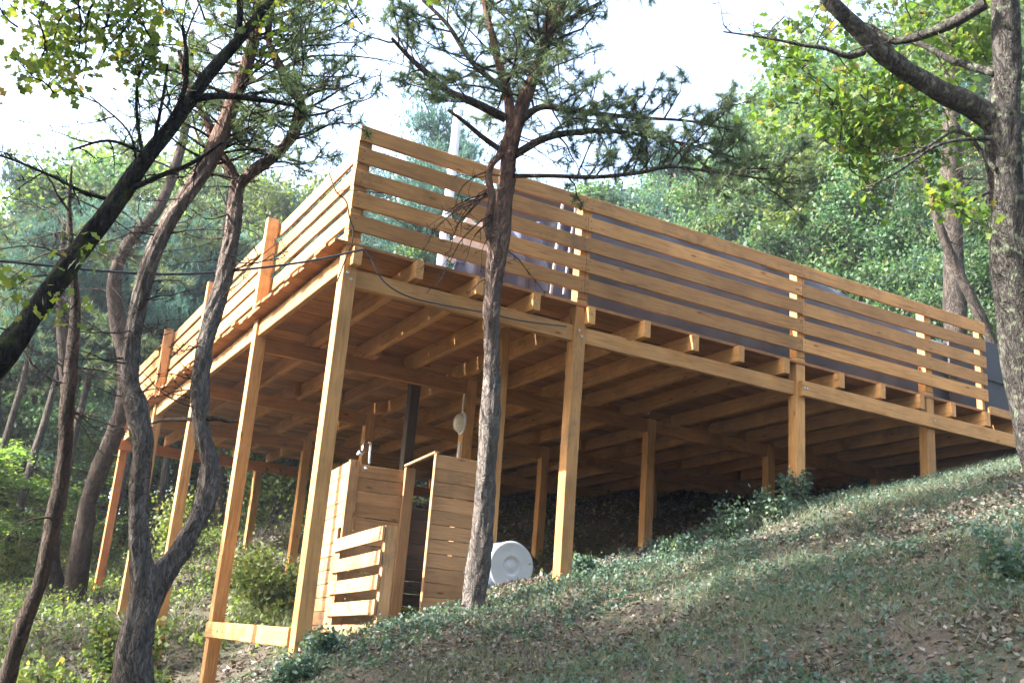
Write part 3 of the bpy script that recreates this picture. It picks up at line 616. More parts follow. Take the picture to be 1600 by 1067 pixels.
# oak at the right edge
LP = []; LS = []
o0 = px([(1700, 900, 8.3, .22), (1665, 800, 8.4, .20), (1630, 690, 8.4, .19), (1605, 600, 8.5, .175), (1588, 500, 8.5, .155), (1578, 400, 8.5, .15), (1571, 300, 8.5, .145), (1566, 210, 8.5, .145), (1573, 120, 8.5, .115), (1572, 40, 8.5, .10), (1565, -60, 8.5, .095), (1550, -200, 8.6, .08), (1530, -400, 8.8, .05)], 18)
o1 = px([(1570, 205, 8.5, .11), (1530, 172, 8.5, .095), (1480, 148, 8.45, .085), (1430, 120, 8.4, .078), (1380, 85, 8.35, .072), (1340, 45, 8.3, .066), (1300, 5, 8.25, .062), (1255, -60, 8.2, .05), (1200, -150, 8.2, .03)], 16)
o0 = to_ground(o0, .2, 1.2)
tO = make_tree('oak_tree', 'lichened oak trunk at the right edge with a heavy limb reaching left', 'tree', [o0, o1], mat_=M_OAK, base=o0[0][0], sides=26, rough=.14)
T = Tubes()
for i in range(80):
    q = P(random.uniform(1050, 1900), random.uniform(-900, -260), random.uniform(7.6, 11.0)); leafy(T, LP, q, rng.normal(size=3), .8, .012, k=10, size=.085, spread=.12)
for pl in ([(1350, 82, 8.35, .028), (1325, 88, 8.3, .024), (1290, 76, 8.3, .018), (1250, 70, 8.3, .014), (1200, 60, 8.3, .01), (1130, 50, 8.3, .006)], [(1555, 265, 8.4, .02), (1500, 205, 8.5, .016), (1440, 235, 8.5, .012), (1380, 255, 8.5, .007)],
           [(1555, 115, 8.5, .035), (1490, 95, 8.8, .03), (1440, 70, 9, .024), (1400, 60, 9.2, .015)], [(1540, 5, 8.4, .05), (1480, 40, 8.6, .045), (1400, 65, 8.8, .03), (1360, 40, 8.9, .02)],
           [(1545, 300, 8.3, .015), (1500, 320, 8.0, .012), (1460, 315, 7.9, .007)], [(1550, 215, 8.4, .018), (1470, 225, 8.4, .014), (1400, 270, 8.4, .01), (1340, 300, 8.4, .006)]):
    pts, rad = px(pl, 5); T.add(pts, rad, 6)
    for i in range(4, len(pts), 2):
        pine_branch(T, [], pts[i], rng.normal(size=3), random.uniform(.2, .5), .006, False, -.02)
for u, v, d, n, k in ((1290, 160, 9.2, 5, 9), (1330, 150, 9.2, 5, 9), (1260, 140, 9, 3, 9), (1350, 200, 9.2, 6, 9), (1400, 225, 9.3, 6, 9), (1300, 230, 9, 4, 8), (1450, 215, 9.3, 4, 8), (1380, 170, 9.2, 4, 9), (1240, 40, 9, 3, 9), (1270, 80, 9, 3, 9), (1480, 40, 10, 6, 9), (1420, 10, 10, 4, 9), (1500, -20, 10, 6, 9), (1480, 90, 10.5, 5, 9), (1490, 305, 7.8, 2, 7), (1465, 325, 7.8, 2, 6), (1505, 320, 7.9, 1, 6), (1520, 90, 10, 4, 8)):
    for _ in range(n):
        leafy(T, LP, P(u+random.uniform(-30, 30), v+random.uniform(-22, 22), d+random.uniform(-.4, .4)), rng.normal(size=3), .45 if d > 8 else .2, .007, k=k, size=.085, spread=.07 if d > 8 else .05, subs=6 if d > 8 else 4)
link('branches', T.mesh('branches'), M_OAK, tO)
Q = np.vstack(LP); link('leaves', quadmesh('leaves', [leaves(Q, .085*rng.uniform(.7, 1.25, len(Q)), OAK, OAKF, rot_frames(len(Q), (0, 0, .7)))]), M_LEAF, tO)
# other trunks at the left
def stem_tree(label, pl, m, twigs=20, live=False, crown=0, top=6, sides=16, name='pine_tree', group=None):
    l = to_ground(px(pl, 6), .2, 1.35); t = make_tree(name, label, 'tree', [l], mat_=m, base=l[0][0], sides=sides, rough=.2, group=group)
    T = Tubes(); tf = []
    pts = l[0]; nn = len(pts)
    for i in range(twigs):
        j = random.randint(nn//3, nn-1); a = random.uniform(0, 6.28); s_ = np.array([math.cos(a), math.sin(a), random.uniform(-.2, .5)])
        pine_branch(T, tf, pts[j], s_, random.uniform(.5, 1.3), .012, False, -.02, dens=.8)
    for i in range(crown):
        j = int(nn*random.uniform(.72, 1))-1; a = random.uniform(0, 6.28); s_ = np.array([math.cos(a), math.sin(a), random.uniform(0, .5)])
        pine_branch(T, tf, pts[j], s_, random.uniform(1.0, 2.0), .02, True, dens=.8)
    link('branches', T.mesh('branches'), M_TWIG, t)
    if tf:
        link('needles', quadmesh('needles', [needles(np.array([a for a, b in tf]), np.array([b for a, b in tf]), .12, .013, 8)]), M_NEEDLE, t)
    return t
stem_tree('slim crooked pine trunk rising from the bottom left corner', [(5, 1085, 10, .085), (35, 980, 10, .075), (62, 910, 10, .072), (84, 810, 10.1, .07), (100, 720, 10.2, .068), (104, 640, 10.2, .065), (112, 560, 10.3, .06), (118, 480, 10.4, .05), (112, 400, 10.4, .035), (108, 330, 10.5, .022), (112, 260, 10.5, .01)], M_PINE2, 16, crown=0)
stem_tree('sturdy reddish pine leaning right beside the deck\'s far left corner', [(118, 915, 18.5, .19), (130, 840, 18.5, .165), (142, 770, 18.5, .15), (170, 700, 18.5, .15), (190, 640, 18.5, .145), (196, 570, 18.5, .135), (184, 500, 18.5, .13), (178, 440, 18.4, .12), (200, 380, 18.3, .1), (250, 320, 18.2, .09), (290, 200, 18.2, .07), (300, 50, 18, .05)], M_PINE2, 10, crown=16)
stem_tree('grey pine trunk just left of the sturdy reddish pine', [(86, 925, 19.0, .19), (78, 870, 19, .16), (85, 800, 19, .14), (98, 730, 19, .12), (105, 650, 19, .11), (100, 560, 19, .10), (95, 450, 19, .07), (100, 350, 19, .03)], M_PINE2, 12, crown=12)
stem_tree('far slender trunk left of the grey pine, in the hazy light', [(56, 870, 26, .13), (58, 800, 26, .12), (52, 700, 26, .11), (50, 600, 26, .11), (58, 450, 26, .07), (60, 360, 26, .04)], M_FAR, 12, crown=14)
stem_tree('far dark trunk standing at the left edge of the clearing', [(2, 880, 24, .16), (5, 800, 24, .14), (-5, 700, 24, .13), (-8, 500, 24, .1), (-4, 330, 24, .05)], M_FAR, 12, crown=12)
stem_tree('thin reddish trunk seen under the deck between the first two left posts', [(348, 860, 24, .14), (345, 780, 24, .12), (350, 700, 24, .11), (352, 560, 24, .1), (350, 380, 24, .06), (355, 300, 24, .03)], M_PINE2, 8, crown=12)
stem_tree('slim straight trunk behind the far left deck corner', [(203, 850, 27, .13), (202, 750, 27, .12), (200, 650, 27, .11), (198, 500, 27, .09), (190, 380, 27, .05)], M_FAR, 8, crown=12)
stem_tree('tall dark straight trunk above the right end of the railing', [(1492, 620, 19, .2), (1492, 480, 19, .19), (1488, 330, 19, .18), (1486, 150, 19, .15), (1484, -60, 19, .1)], M_FAR, 14, crown=8)
stem_tree('leaning slim trunk between the dark straight trunk and the oak', [(1560, 560, 17, .09), (1525, 480, 17, .085), (1500, 430, 17, .08), (1470, 360, 17, .07), (1440, 250, 17, .05), (1430, 100, 17, .03)], M_FAR, 10, crown=0)
# ------------------------------------------------------------------ forest of shared-mesh trees
def crown_broad(seed, nl=15000):
    T = Tubes(); hgt = 10.
    tr, rd = shoot((0, 0, -.6), (random.uniform(-.05, .05), random.uniform(-.05, .05), 1), hgt*.92, .15, .03, .05, .1, 14); T.add(tr, rd, 8, .15)
    cl = []
    for i in range(34):
        j = random.randint(4, 13); a = random.uniform(0, 6.28); L = random.uniform(1.0, 2.6)*(1.15-abs(j-8)/11)
        b, rb = shoot(tr[j], (math.cos(a), math.sin(a), random.uniform(.0, .9)), L, .045, .012, .15, .02, 5); T.add(b, rb, 4)
        for q in (2, 3, 4, 5): cl.append((b[q], random.uniform(.16, .42)))
    C = np.array([c for c, s in cl]); Sg = np.array([s for c, s in cl]); k = rng.integers(0, len(C), nl)
    tone = rng.random(len(C))
    Q = C[k]+rng.normal(size=(nl, 3))*Sg[k][:, None]*np.array([1, 1, .6])
    rv = np.clip(tone[k]*.6+rng.random(nl)*.4, 0, .97); rv = np.where(rng.random(nl) < .01, 1., rv)
    return T.mesh('trunk'), quadmesh('foliage', [leaves(Q, rng.uniform(.10, .19, nl), DIA, DIAF, rot_frames(nl, (0, 0, .5)), rv)])
def crown_pine(seed, nt=4200, low=4):
    T = Tubes(); tr, rd = shoot((0, 0, -.6), (random.uniform(-.08, .08), random.uniform(-.08, .08), 1), 9.6, .15, .03, .04, .1, 14); T.add(tr, rd, 8, .15)
    Q = []; D = []
    for i in range(46):
        j = random.randint(low, 14); a = random.uniform(0, 6.28); L = random.uniform(.8, 2.3)*(1.25-j/20)
        b, rb = shoot(tr[j], (math.cos(a), math.sin(a), random.uniform(-.05, .5)), L, .04, .01, .12, .03, 6); T.add(b, rb, 4)
        for _ in range(nt//46):
            q = random.randint(2, 6); Q.append(b[q]+rng.normal(size=3)*np.array([.28, .28, .13])); D.append(unit((b[q]-tr[j])*.5+np.array([0, 0, .6])))
    return T.mesh('trunk'), quadmesh('foliage', [needles(np.array(Q), np.array(D), .17, .022, 9)])
VB = [crown_broad(i) for i in range(4)]; VY = [crown_broad(9, 12000)]; VP = [crown_pine(i) for i in range(3)]; VT = [crown_pine(i, 3600, 10) for i in range(2)]
for a, b in VB: a.materials.append(M_FAR); b.materials.append(M_FLEAF)
M_SUNLEAF = leafmat('sunny_forest_leaf', [(0, (.06, .10, .03)), (.5, (.10, .15, .045)), (1, (.17, .20, .07))], .5, vary=True)  # brighter copy of the forest leaf, sunlight put into its colour
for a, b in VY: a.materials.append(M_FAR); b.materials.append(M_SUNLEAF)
for a, b in VP+VT: a.materials.append(M_FAR); b.materials.append(M_FNEED)
def ftree(x, y, top, kind, rz=None, group='trees of the surrounding forest', wide=1.0):
    z = h1(x, y)-.1; h = max(top-z, 2.5); tr, fo = random.choice({'b': VB, 'p': VP, 't': VT, 'y': VY}[kind])
    u, v, d = view(np.array([x, y, top]))
    sz = 'low bushy' if top-z < 6 else 'tall leafy'
    if u < -150 or u > 1750 or (np.array([x, y, 0])-CAM)[:2] @ np.array([.49, .87]) < 0: where, g = 'of the surrounding forest outside the picture', 'outside the picture'
    elif u < 480: where, g = ('in the hazy woodland left of the deck, ' + ('in front' if d < 31 else 'far back')), 'left of the deck'
    elif u < 900: where, g = 'behind the first bay of the front railing', 'behind the first railing bay'
    elif u < 1240: where, g = 'behind the canvas shelter and second railing bay', 'behind the second railing bay'
    else: where, g = ('on the hillside above the right end of the railing, ' + ('nearer row' if d < 24 else 'farther row')), 'on the right hillside'
    kd = (sz + ' broadleaf tree ') if kind in 'by' else 'needle-leaved pine tree '
    t = thing('broadleaf_tree' if kind in 'by' else 'forest_pine', (x, y, z), kd+where, 'tree', ('broadleaf trees ' if kind in 'by' else 'pines ')+g)
    s = h/10.; w = min(max(s*random.uniform(.85, 1.05), .55), 1.35)*wide; t.scale = (w, w, s); t.rotation_euler = (0, 0, random.uniform(0, 6.28))
    for nm, me in (('trunk', tr), ('foliage', fo)):
        c = bpy.data.objects.new(nm, me); COL.objects.link(c); c.parent = t
def fpx(u, vtop, d, kind, wide=1.0):
    for _ in range(40):
        p = P(u, 600, d); 
        if (-2 < p[0] < 14.0 and -2 < p[1] < 14.2): d += .7
        else: break
    ftree(p[0], p[1], float(P(u, vtop, d)[2]), kind, wide=wide)
FT = [(-90, 210, 26, 'b'), (10, 320, 30, 'p'), (70, 280, 27, 'b'), (140, 320, 33, 'p'), (185, 260, 26, 'p'), (240, 320, 30, 'b'), (310, 280, 27, 't'), (370, 320, 31, 'b'), (430, 290, 28, 'p'), (500, 330, 27, 'b'), (560, 205, 30, 'p'), (600, 105, 26, 'p'), (650, 175, 29, 'b'), (705, 85, 27, 'p'), (760, 205, 25, 'b'), (815, 175, 30, 'p'), (870, 225, 26, 'b'), (930, 165, 31, 'b'), (960, 215, 26, 'p'), (1010, 150, 30, 'p'), (1060, 125, 33, 'b'), (1090, 155, 26, 'b'), (1140, 15, 33, 'b'), (1170, 85, 26, 'p'), (1215, -35, 30, 'b'), (1250, 25, 26, 'b'), (1290, -95, 29, 'b'), (1330, -35, 25, 'p'), (1370, -155, 27, 'b'), (1410, -75, 24, 'b'), (1450, -245, 26, 'b'), (1500, -155, 23, 'b'), (1540, -345, 25, 'b'), (1590, -175, 22, 'b'), (1650, -295, 24, 'b'), (1700, -95, 21, 'b'), (1130, 175, 23, 'b'), (1200, 135, 22, 'b'), (1260, 155, 22, 'b'), (1320, 145, 22, 'p'), (1380, 135, 21, 'b'), (1440, 145, 21, 'b'), (1550, 145, 19, 'b'), (1640, 165, 19, 'b'), (1600, 235, 17.5, 'b'), (1350, 5, 34, 'b'), (1430, -15, 36, 'b'), (1270, 65, 38, 'b'), (1520, -35, 33, 'b'), (1600, -35, 34, 'b'), (1010, 215, 24, 'b'), (900, 275, 24, 'p'), (680, 275, 24, 'p'), (600, 305, 24, 'b'), (800, 285, 27, 'b'), (20, 430, 40, 'y'), (100, 450, 42, 'y'), (170, 420, 39, 'y'), (260, 440, 41, 'y'), (350, 430, 44, 'y'), (450, 430, 40, 'y'), (540, 430, 38, 'y'), (-60, 430, 38, 'y'), (-30, 290, 34, 'b'), (40, 560, 33, 'y'), (120, 600, 36, 'y'), (230, 560, 33, 'y'), (330, 580, 35, 'y'), (430, 560, 30, 'y'), (500, 560, 28, 'y'), (1240, -40, 34, 'b'), (1180, 30, 36, 'b'), (1120, 90, 38, 'p'), (1330, -120, 32, 'b'), (1400, -150, 30, 'b'), (1210, 150, 24, 'p'), (1290, 120, 23, 'b'), (1460, 60, 20, 'p'), (1350, 150, 20, 'b'), (60, 290, 23, 't'), (130, 280, 24, 't'), (200, 285, 23.5, 't'), (275, 300, 24, 't'), (345, 310, 25, 't'), (0, 300, 22, 't'), (95, 330, 27, 't'), (240, 320, 27, 't'), (420, 330, 26, 't'), (30, 180, 30, 'p'), (480, 250, 32, 'p'), (-20, 120, 30, 'y'), (50, 80, 33, 'y'), (120, 130, 31, 'b'), (190, 90, 35, 'y'), (260, 150, 32, 'y'), (330, 110, 35, 'b'), (410, 170, 33, 'y'), (480, 140, 31, 'p'), (540, 180, 34, 'y'), (620, 90, 29, 'p'), (1090, 150, 36, 'y'), (1160, 90, 40, 'y'), (1260, 60, 24, 'y')]
for u, v, d, k in FT: fpx(u, v, d, k)
for u, v, d in ((-40, 700, 22), (30, 720, 24), (90, 760, 27), (150, 700, 30), (215, 720, 26), (270, 740, 29), (330, 700, 27), (395, 720, 30), (450, 730, 26), (520, 700, 28), (-80, 640, 30), (5, 660, 34), (120, 640, 38), (250, 650, 36), (370, 640, 38), (480, 640, 34)): fpx(u, v-40, d, 'y', wide=1.4)
# trees off to the left and behind, whose crowns shade the slope
SH = [(-12, -8, 4, 'b'), (-15, 1, 4, 'p'), (-9, -18, 4, 'b'), (-3, -17.5, 6, 'b'), (2, -16, 7, 'p'), (6, -14, 8, 'b'), (10, -13, 9, 'b'), (14, -11, 10, 'b'), (17, -7.5, 11, 'b'), (19, -3.5, 12, 'b'), (13, -16, 12, 'p'), (0, -13, 5, 'b'), (8, -18, 12, 'b'),
 (-7.8, -2.2, 6, 'b'), (-9, -5, 6, 'b'), (-10.5, -3.2, 7.5, 'b'), (-10, -1.6, 7.5, 'b'), (-11, -7, 7, 'b'), (-13, -4.5, 9, 'b'), (-14, -1.2, 9.5, 'b'), (-17, -3, 11, 'b'), (-18, -5.5, 11, 'b'), (-12.5, -.4, 5.5, 'b'), (-16, .2, 8, 'p'), (-15, -7, 9, 'b'), (-9, 4.5, 2.5, 'p'), (-12, 9, 5.5, 'p'), (-11, 14, 6.0, 'p'), (-20, 12, 8, 'b'), (-9, 24, 13, 'p')]
for x, y, tz, k in SH: ftree(x, y, tz, k, wide=1.25 if k == 't' else 1.0)
# ------------------------------------------------------------------ ground cover
def scatter(n, x0, x1, y0, y1, dens=None, under=True):
    x = rng.uniform(x0, x1, n); y = rng.uniform(y0, y1, n)
    if dens is not None: k = rng.random(n) < dens(x, y); x = x[k]; y = y[k]
    z = H(x, y); u, v, d = view(np.stack([x, y, z], -1)); k = (u > -120) & (u < 1720) & (v < 1180) & (d > 1); return x[k], y[k], z[k], d[k]
def inside(x, y): return (x > .2) & (x < 12) & (y > .5) & (y < 12)
parts = []
x, y, z, d = scatter(210000, -3, 13, -9.3, 1.2, lambda x, y: .35+.65*(vnoise(x, y, .8, 3) > .42)*np.ones_like(x))
fr = rot_frames(len(x), (0, 0, 1.6)); parts.append(leaves(np.stack([x, y, z+rng.uniform(0, .03, len(x))], -1), rng.uniform(.022, .06, len(x)), FOLD, FOLDF, fr))
x, y, z, d = scatter(90000, -6, 12, 1.2, 22, lambda x, y: np.where(inside(x, y), .5, 1.))
fr = rot_frames(len(x), (0, 0, 1.4)); parts.append(leaves(np.stack([x, y, z+rng.uniform(0, .04, len(x))], -1), rng.uniform(.05, .12, len(x)), FOLD, FOLDF, fr))
me = quadmesh('leaf_litter', parts); print('litter', len(me.polygons))
tag(link('leaf_litter', me, M_LITTER), 'dry grey-brown fallen leaves covering the slope', 'leaf litter', kind='stuff')
def plants(n, x0, x1, y0, y1, dens, lsz, hgt, k):
    x, y, z, d = scatter(n, x0, x1, y0, y1, dens); m = len(x)
    P0 = np.repeat(np.stack([x, y, z], -1), k, 0); hh = np.repeat(rng.uniform(.4, 1, m)*hgt, k)*rng.uniform(.1, 1, m*k)
    P0 = P0+np.c_[rng.normal(size=(m*k, 2))*hh[:, None]*.55, hh]
    tone = np.repeat(rng.random(m), k)*.6+rng.random(m*k)*.38
    return leaves(P0, rng.uniform(.6, 1.3, m*k)*lsz, DIA*np.array([1, 1.25, 1]), DIAF, rot_frames(m*k, (0, 0, .9)), tone)
parts = [plants(26000, -3, 13, -9.3, -.2, lambda x, y: np.clip((vnoise(x, y, .75, 4)*.6+vnoise(x, y, .25, 14)*.4-.38)*4, .10, 1), .032, .12, 8),
         plants(5000, -.5, 13, -.9, .7, lambda x, y: np.where((x > 1.7) & (x < 2.6), .12, .8)*np.clip((vnoise(x, y, .5, 21)-.2)*2, .1, 1), .036, .13, 9)]
me = quadmesh('ground_plants', parts); print('plants', len(me.polygons))
tag(link('ground_plants', me, M_IVY), 'low blue-green leafy plants growing among the fallen leaves', 'ground plants', kind='stuff')
clear = lambda x, y: np.where((x > -.9) & (x < 2.2) & (y > -.5) & (y < 4.6), .02, 1.)
me = quadmesh('undergrowth', [plants(4200, -5, 12, 1.0, 22, lambda x, y: clear(x, y)*np.where(inside(x, y) & (x > 3.2), .04, np.clip((vnoise(x, y, 1.3, 6)*.6+vnoise(x, y, .4, 16)*.4-.42)*6, .03, 1)), .07, .32, 11),
         plants(4200, -6, 4.0, 5.0, 22, lambda x, y: clear(x, y)*np.clip((vnoise(x, y, 1.2, 7)*.6+vnoise(x, y, .4, 17)*.4-.42)*6, .03, 1), .075, .38, 11)])
tag(link('undergrowth', me, M_SCRUB), 'yellow-green leafy undergrowth on the sunlit ground left of and behind the stall', 'undergrowth', kind='stuff')
def blades(n, x0, x1, y0, y1, dens, hgt, wd, k=7):
    x, y, z, d = scatter(n, x0, x1, y0, y1, dens); m = len(x)
    if m == 0: return np.zeros((0, 3)), np.zeros((0, 4), int), np.zeros(0)
    P0 = np.repeat(np.stack([x, y, z], -1), k, 0)+np.c_[rng.normal(size=(m*k, 2))*.03, np.zeros(m*k)]; l = hgt*rng.uniform(.4, 1.2, m*k)
    dr = rng.normal(size=(m*k, 3))*np.array([.45, .45, .2])+np.array([0, 0, 1.]); dr /= np.linalg.norm(dr, axis=1)[:, None]
    s = np.cross(dr, rng.normal(size=(m*k, 3))); s /= np.linalg.norm(s, axis=1)[:, None]
    mid = P0+dr*l[:, None]*.55; bend = rng.normal(size=(m*k, 3))*np.array([.3, .3, .1]); tip = P0+dr*l[:, None]+bend*l[:, None]
    V = np.stack([P0-s*wd, P0+s*wd, mid+s*wd*.8, mid-s*wd*.8, tip], 1).reshape(-1, 3); o = (np.arange(m*k)*5)[:, None]
    Fc = np.vstack([o+np.array([0, 1, 2, 3]), o+np.array([3, 2, 4, 4])]); rv = np.repeat(rng.random(m), k)*.6+rng.random(m*k)*.4
    return V, Fc, np.r_[rv, rv]
parts = [blades(24000, -2, 13, -9.3, .4, lambda x, y: np.clip((vnoise(x, y, 1.3, 9)-.38)*4, .12, 1), .13, .0018),
         blades(2500, 4.5, 12, -2.2, .3, lambda x, y: .7+0*x, .16, .002), blades(2500, -5, 5, 3, 18, lambda x, y: .6+0*x, .3, .005)]
me = quadmesh('grass', parts); print('grass', len(me.polygons))
tag(link('grass', me, M_GRASS), 'thin dry grass blades scattered on the slope', 'grass', kind='stuff')
# fallen sticks
T = Tubes()
for i in range(260):
    x = random.uniform(-2.5, 12); y = random.uniform(-9, .3); z = h1(x, y)+.02; a = random.uniform(0, 6.28)
    pts, rad = shoot((x, y, z), (math.cos(a), math.sin(a), .37*math.cos(a)), random.uniform(.12, .6), .005, .002, .12, 0, 4); pts[:, 2] = H(pts[:, 0], pts[:, 1])+.025; T.add(pts, rad, 4)
tag(link('fallen_twigs', T.mesh('fallen_twigs'), M_TWIG), 'thin fallen twigs lying on the slope', 'twigs', kind='stuff')
def shrub(x, y, r, hgt, label, n=900, sz=.045, m=M_IVY, name='shrub', stems=9, group=None):
    z = h1(x, y); t = thing(name, (x, y, z), label, 'shrub', group); T = Tubes(); Q = []
    for i in range(stems):
        a = random.uniform(0, 6.28); b, rb = shoot((x, y, z-.03), (math.cos(a)*r/hgt*.9, math.sin(a)*r/hgt*.9, 1), hgt*random.uniform(.6, 1.1), .007, .002, .16, 0, 6); T.add(b, rb, 4)
        for q in (2, 3, 4, 5, 6): Q.append(b[q]+rng.normal(size=(n//stems//5+1, 3))*r*.17)
    Q = np.vstack(Q); link('stems', T.mesh('stems'), M_TWIG, t)
    link('leaves', quadmesh('leaves', [leaves(Q, sz*rng.uniform(.6, 1.3, len(Q)), DIA*np.array([1, 1.2, 1]), DIAF, rot_frames(len(Q), (0, 0, .5)))]), m, t)
def gpt(u, v):
    """where the sight line through a surveyed point meets the ground"""
    r = RM @ np.array([(u-800)/F, -(v-533.5)/F, -1.]); r = r/np.linalg.norm(r); t = 3.
    while t < 60:
        p = CAM+r*t
        if p[2] < float(H(p[0], p[1], False)[0]): return p
        t += .04
    return CAM+r*20
for u, v, r, hg, lb in ((1130, 845, .3, .42, 'small leafy shrub in the dark gap right of the second inner post'), (1210, 822, .25, .40, 'small leafy shrub just left of the third front post'), (1245, 800, .2, .5, 'thin sprig growing against the third front post'),
    (1060, 875, .2, .25, 'low shrub at the foot of the inner post under the deck'), (655, 955, .22, .25, 'blue-green shrub in front of the stall doorway'), (500, 1010, .22, .2, 'low shrub at the foot of the slatted screen'),
    (1590, 930, .3, .45, 'dark green shrub at the lower right edge of the picture'), (720, 935, .2, .2, 'small shrub at the left foot of the twin-stemmed pine'), (905, 900, .15, .25, 'little plant at the foot of the second front post'),
    (1350, 770, .3, .3, 'low shrub on the bank between the right-hand front posts'), (460, 1055, .22, .22, 'low shrub at the foot of the corner post')):
    p = gpt(u, v); shrub(p[0], p[1], r, hg, lb)
for u, v, d, r, hg, lb in ((210, 890, 14, .5, .8, 'sunlit bush behind the forked pine'), (430, 860, 17, .7, 1.0, 'sunlit bush between the inner left posts'), (290, 800, 22, .9, 1.4, 'pale sunlit bush under the far left edge of the deck'), (500, 800, 22, .9, 1.5, 'large sunlit bush behind the shower stall'),
    (380, 800, 24, 1.0, 1.7, 'bright bush at the far end under the deck'), (130, 860, 24, 1.0, 1.3, 'hazy bush between the left trunks'), (20, 900, 22, 1.0, 1.2, 'hazy bush at the far left'), (60, 960, 13, .5, .6, 'leafy bush beside the slim crooked trunk'), (250, 980, 12, .4, .5, 'leafy bush beside the second left post')):
    p = P(u, v, d); shrub(p[0], p[1], r, hg, lb, n=1600, sz=.09, m=M_SCRUB)
# ------------------------------------------------------------------ small things
def lathe(prof, sides=40):
    V = []; Fc = []
    for r, z in prof: V += [(r*math.cos(a), r*math.sin(a), z) for a in (2*math.pi*i/sides for i in range(sides))]
    for j in range(len(prof)-1):
        for i in range(sides): Fc.append((j*sides+i, j*sides+(i+1) % sides, (j+1)*sides+(i+1) % sides, (j+1)*sides+i))
    Fc.append(tuple(range(sides))[::-1]); Fc.append(tuple((len(prof)-1)*sides+i for i in range(sides)))
    me = bpy.data.meshes.new('lathe'); me.from_pydata(V, [], Fc); me.update()
    for p in me.polygons: p.use_smooth = len(p.vertices) == 4
    return me
# drum lying on its side
q = PY(799, 884, .80); drum = thing('plastic_drum', (q[0], 1.0, q[2]-.27), 'plastic drum lying on its side with its round pale lid facing out', 'drum')
Rx = Matrix.Rotation(math.radians(90), 4, 'X') 
Mx = Matrix.Translation(Vector((q[0], .80, q[2]))) @ Matrix.Rotation(math.radians(-3), 4, 'Z') @ Rx     # local +Z -> -Y
lid = link('lid', lathe([(.255, -.035), (.268, -.01), (.262, .004), (.235, .008), (.225, .002), (.12, .008), (.098, .008), (.088, -.012), (.07, -.016), (.045, .004), (.02, .01), (.001, .01)], 56), M_DRUM, drum, Mx)
link('body', lathe([(.235, -.75), (.255, -.70), (.268, -.5), (.255, -.48), (.268, -.46), (.268, -.22), (.255, -.2), (.262, -.17), (.25, -.036)], 48), M_DRUMB, drum, Mx)
# oval bulkhead lamp on the inner post
q = PY(717, 660, B-.02); lamp = thing('bulkhead_lamp', (2.9, B, -1.12), 'oval frosted bulkhead lamp on an inner deck post', 'lamp')
Ml = Matrix.Translation(Vector((2.928, B+.05, float(PY(722, 660, B)[2])))) @ Matrix.Rotation(math.radians(-90), 4, 'Y') @ Matrix.Scale(1.35, 4, (1, 0, 0))
link('base', lathe([(.115, -.0), (.118, .02), (.105, .03)], 36), M_WHITE, lamp, Ml)
link('glass', lathe([(.100, .03), (.098, .05), (.085, .085), (.06, .11), (.03, .122), (.001, .125)], 36), M_GLASS, lamp, Ml)
T = Tubes(); z0 = float(PY(718, 690, B)[2]); T.add(np.array([(2.915, B+.05, z0), (2.915, B+.05, z0-.2), (2.918, B+.05, z0-.4)]), [.022, .022, .022], 8); T.add(np.array([(2.915, B+.05, z0+.35), (2.915, B+.05, z0+.75)]), [.010, .010], 6)
link('conduit', T.mesh('conduit'), M_WHITE, lamp)
# shower head on its pipe
q = PY(578, 716, 2.40); sh = thing('shower_fixture', tuple(q), 'chrome shower head on a bent pipe above the stall wall', 'shower head')
T = Tubes(); a = [PY(u, v, yy) for u, v, yy in ((577, 724, 2.42), (577.5, 712, 2.42), (579, 695, 2.42), (576, 689.5, 2.40), (571, 690, 2.37), (568, 697, 2.34), (566.5, 704, 2.33))]
c = catmull(np.array(a), 5); T.add(c, [.016]*len(c), 10); link('pipe', T.mesh('pipe'), M_CHROME, sh)
Mh = Matrix.Translation(Vector(PY(563, 708, 2.32))) @ Matrix.Rotation(math.radians(-25), 4, 'Y')
link('rose', lathe([(.048, -.022), (.052, -.006), (.045, .012), (.02, .03), (.012, .045)], 28), M_CHROME, sh, Mh)
kn = PY(572, 732, 2.37); link('tap', lathe([(.02, -.02), (.028, 0), (.02, .025), (.004, .03)], 16), M_CHROME, sh, Matrix.Translation(Vector(kn)))
# cable
cab = Tubes(); c1 = catmull(np.array([P(-420, 380, 7.0), P(-200, 395, 7.5), P(0, 408, 8.0), P(180, 425, 8.6), P(300, 428, 9.0), P(420, 417, 9.5), P(500, 405, 9.9), P(566, 390, 10.3)]), 6); cab.add(c1, [.011]*len(c1), 8)
c2 = catmull(np.array([P(566, 390, 10.3), P(578, 402, 10.3), P(600, 440, 10.35), PY(640, 464, -.02), PY(700, 478, -.02), PY(760, 489, -.02), PY(820, 502, -.02), PY(885, 510, -.02)]), 6); cab.add(c2, [.008]*len(c2), 8)
tag(link('electric_cable', cab.mesh('electric_cable'), M_CABLE), 'black electric cable strung from the left to the corner post and along the beam', 'cable')
cab = Tubes(); c3 = catmull(np.array([PY(514, 270, .1), PY(521, 290, -.03), PY(527, 302, -.06), PY(541, 315, -.08), PY(546, 340, -.08), PY(552, 360, -.05), PY(548, 385, -.04), PY(536, 415, -.03), PY(527, 440, -.03)]), 5); cab.add(c3, [.007]*len(c3), 6)
c4 = catmull(np.array([PY(527, 302, -.06), PY(540, 297, -.08), PY(575, 300, -.06), PY(600, 302, -.05)]), 4); cab.add(c4, [.005]*len(c4), 5)
tag(link('dry_vine', cab.mesh('dry_vine'), M_TWIG), 'thin dark vine looped over the top corner of the deck railing', 'vine')
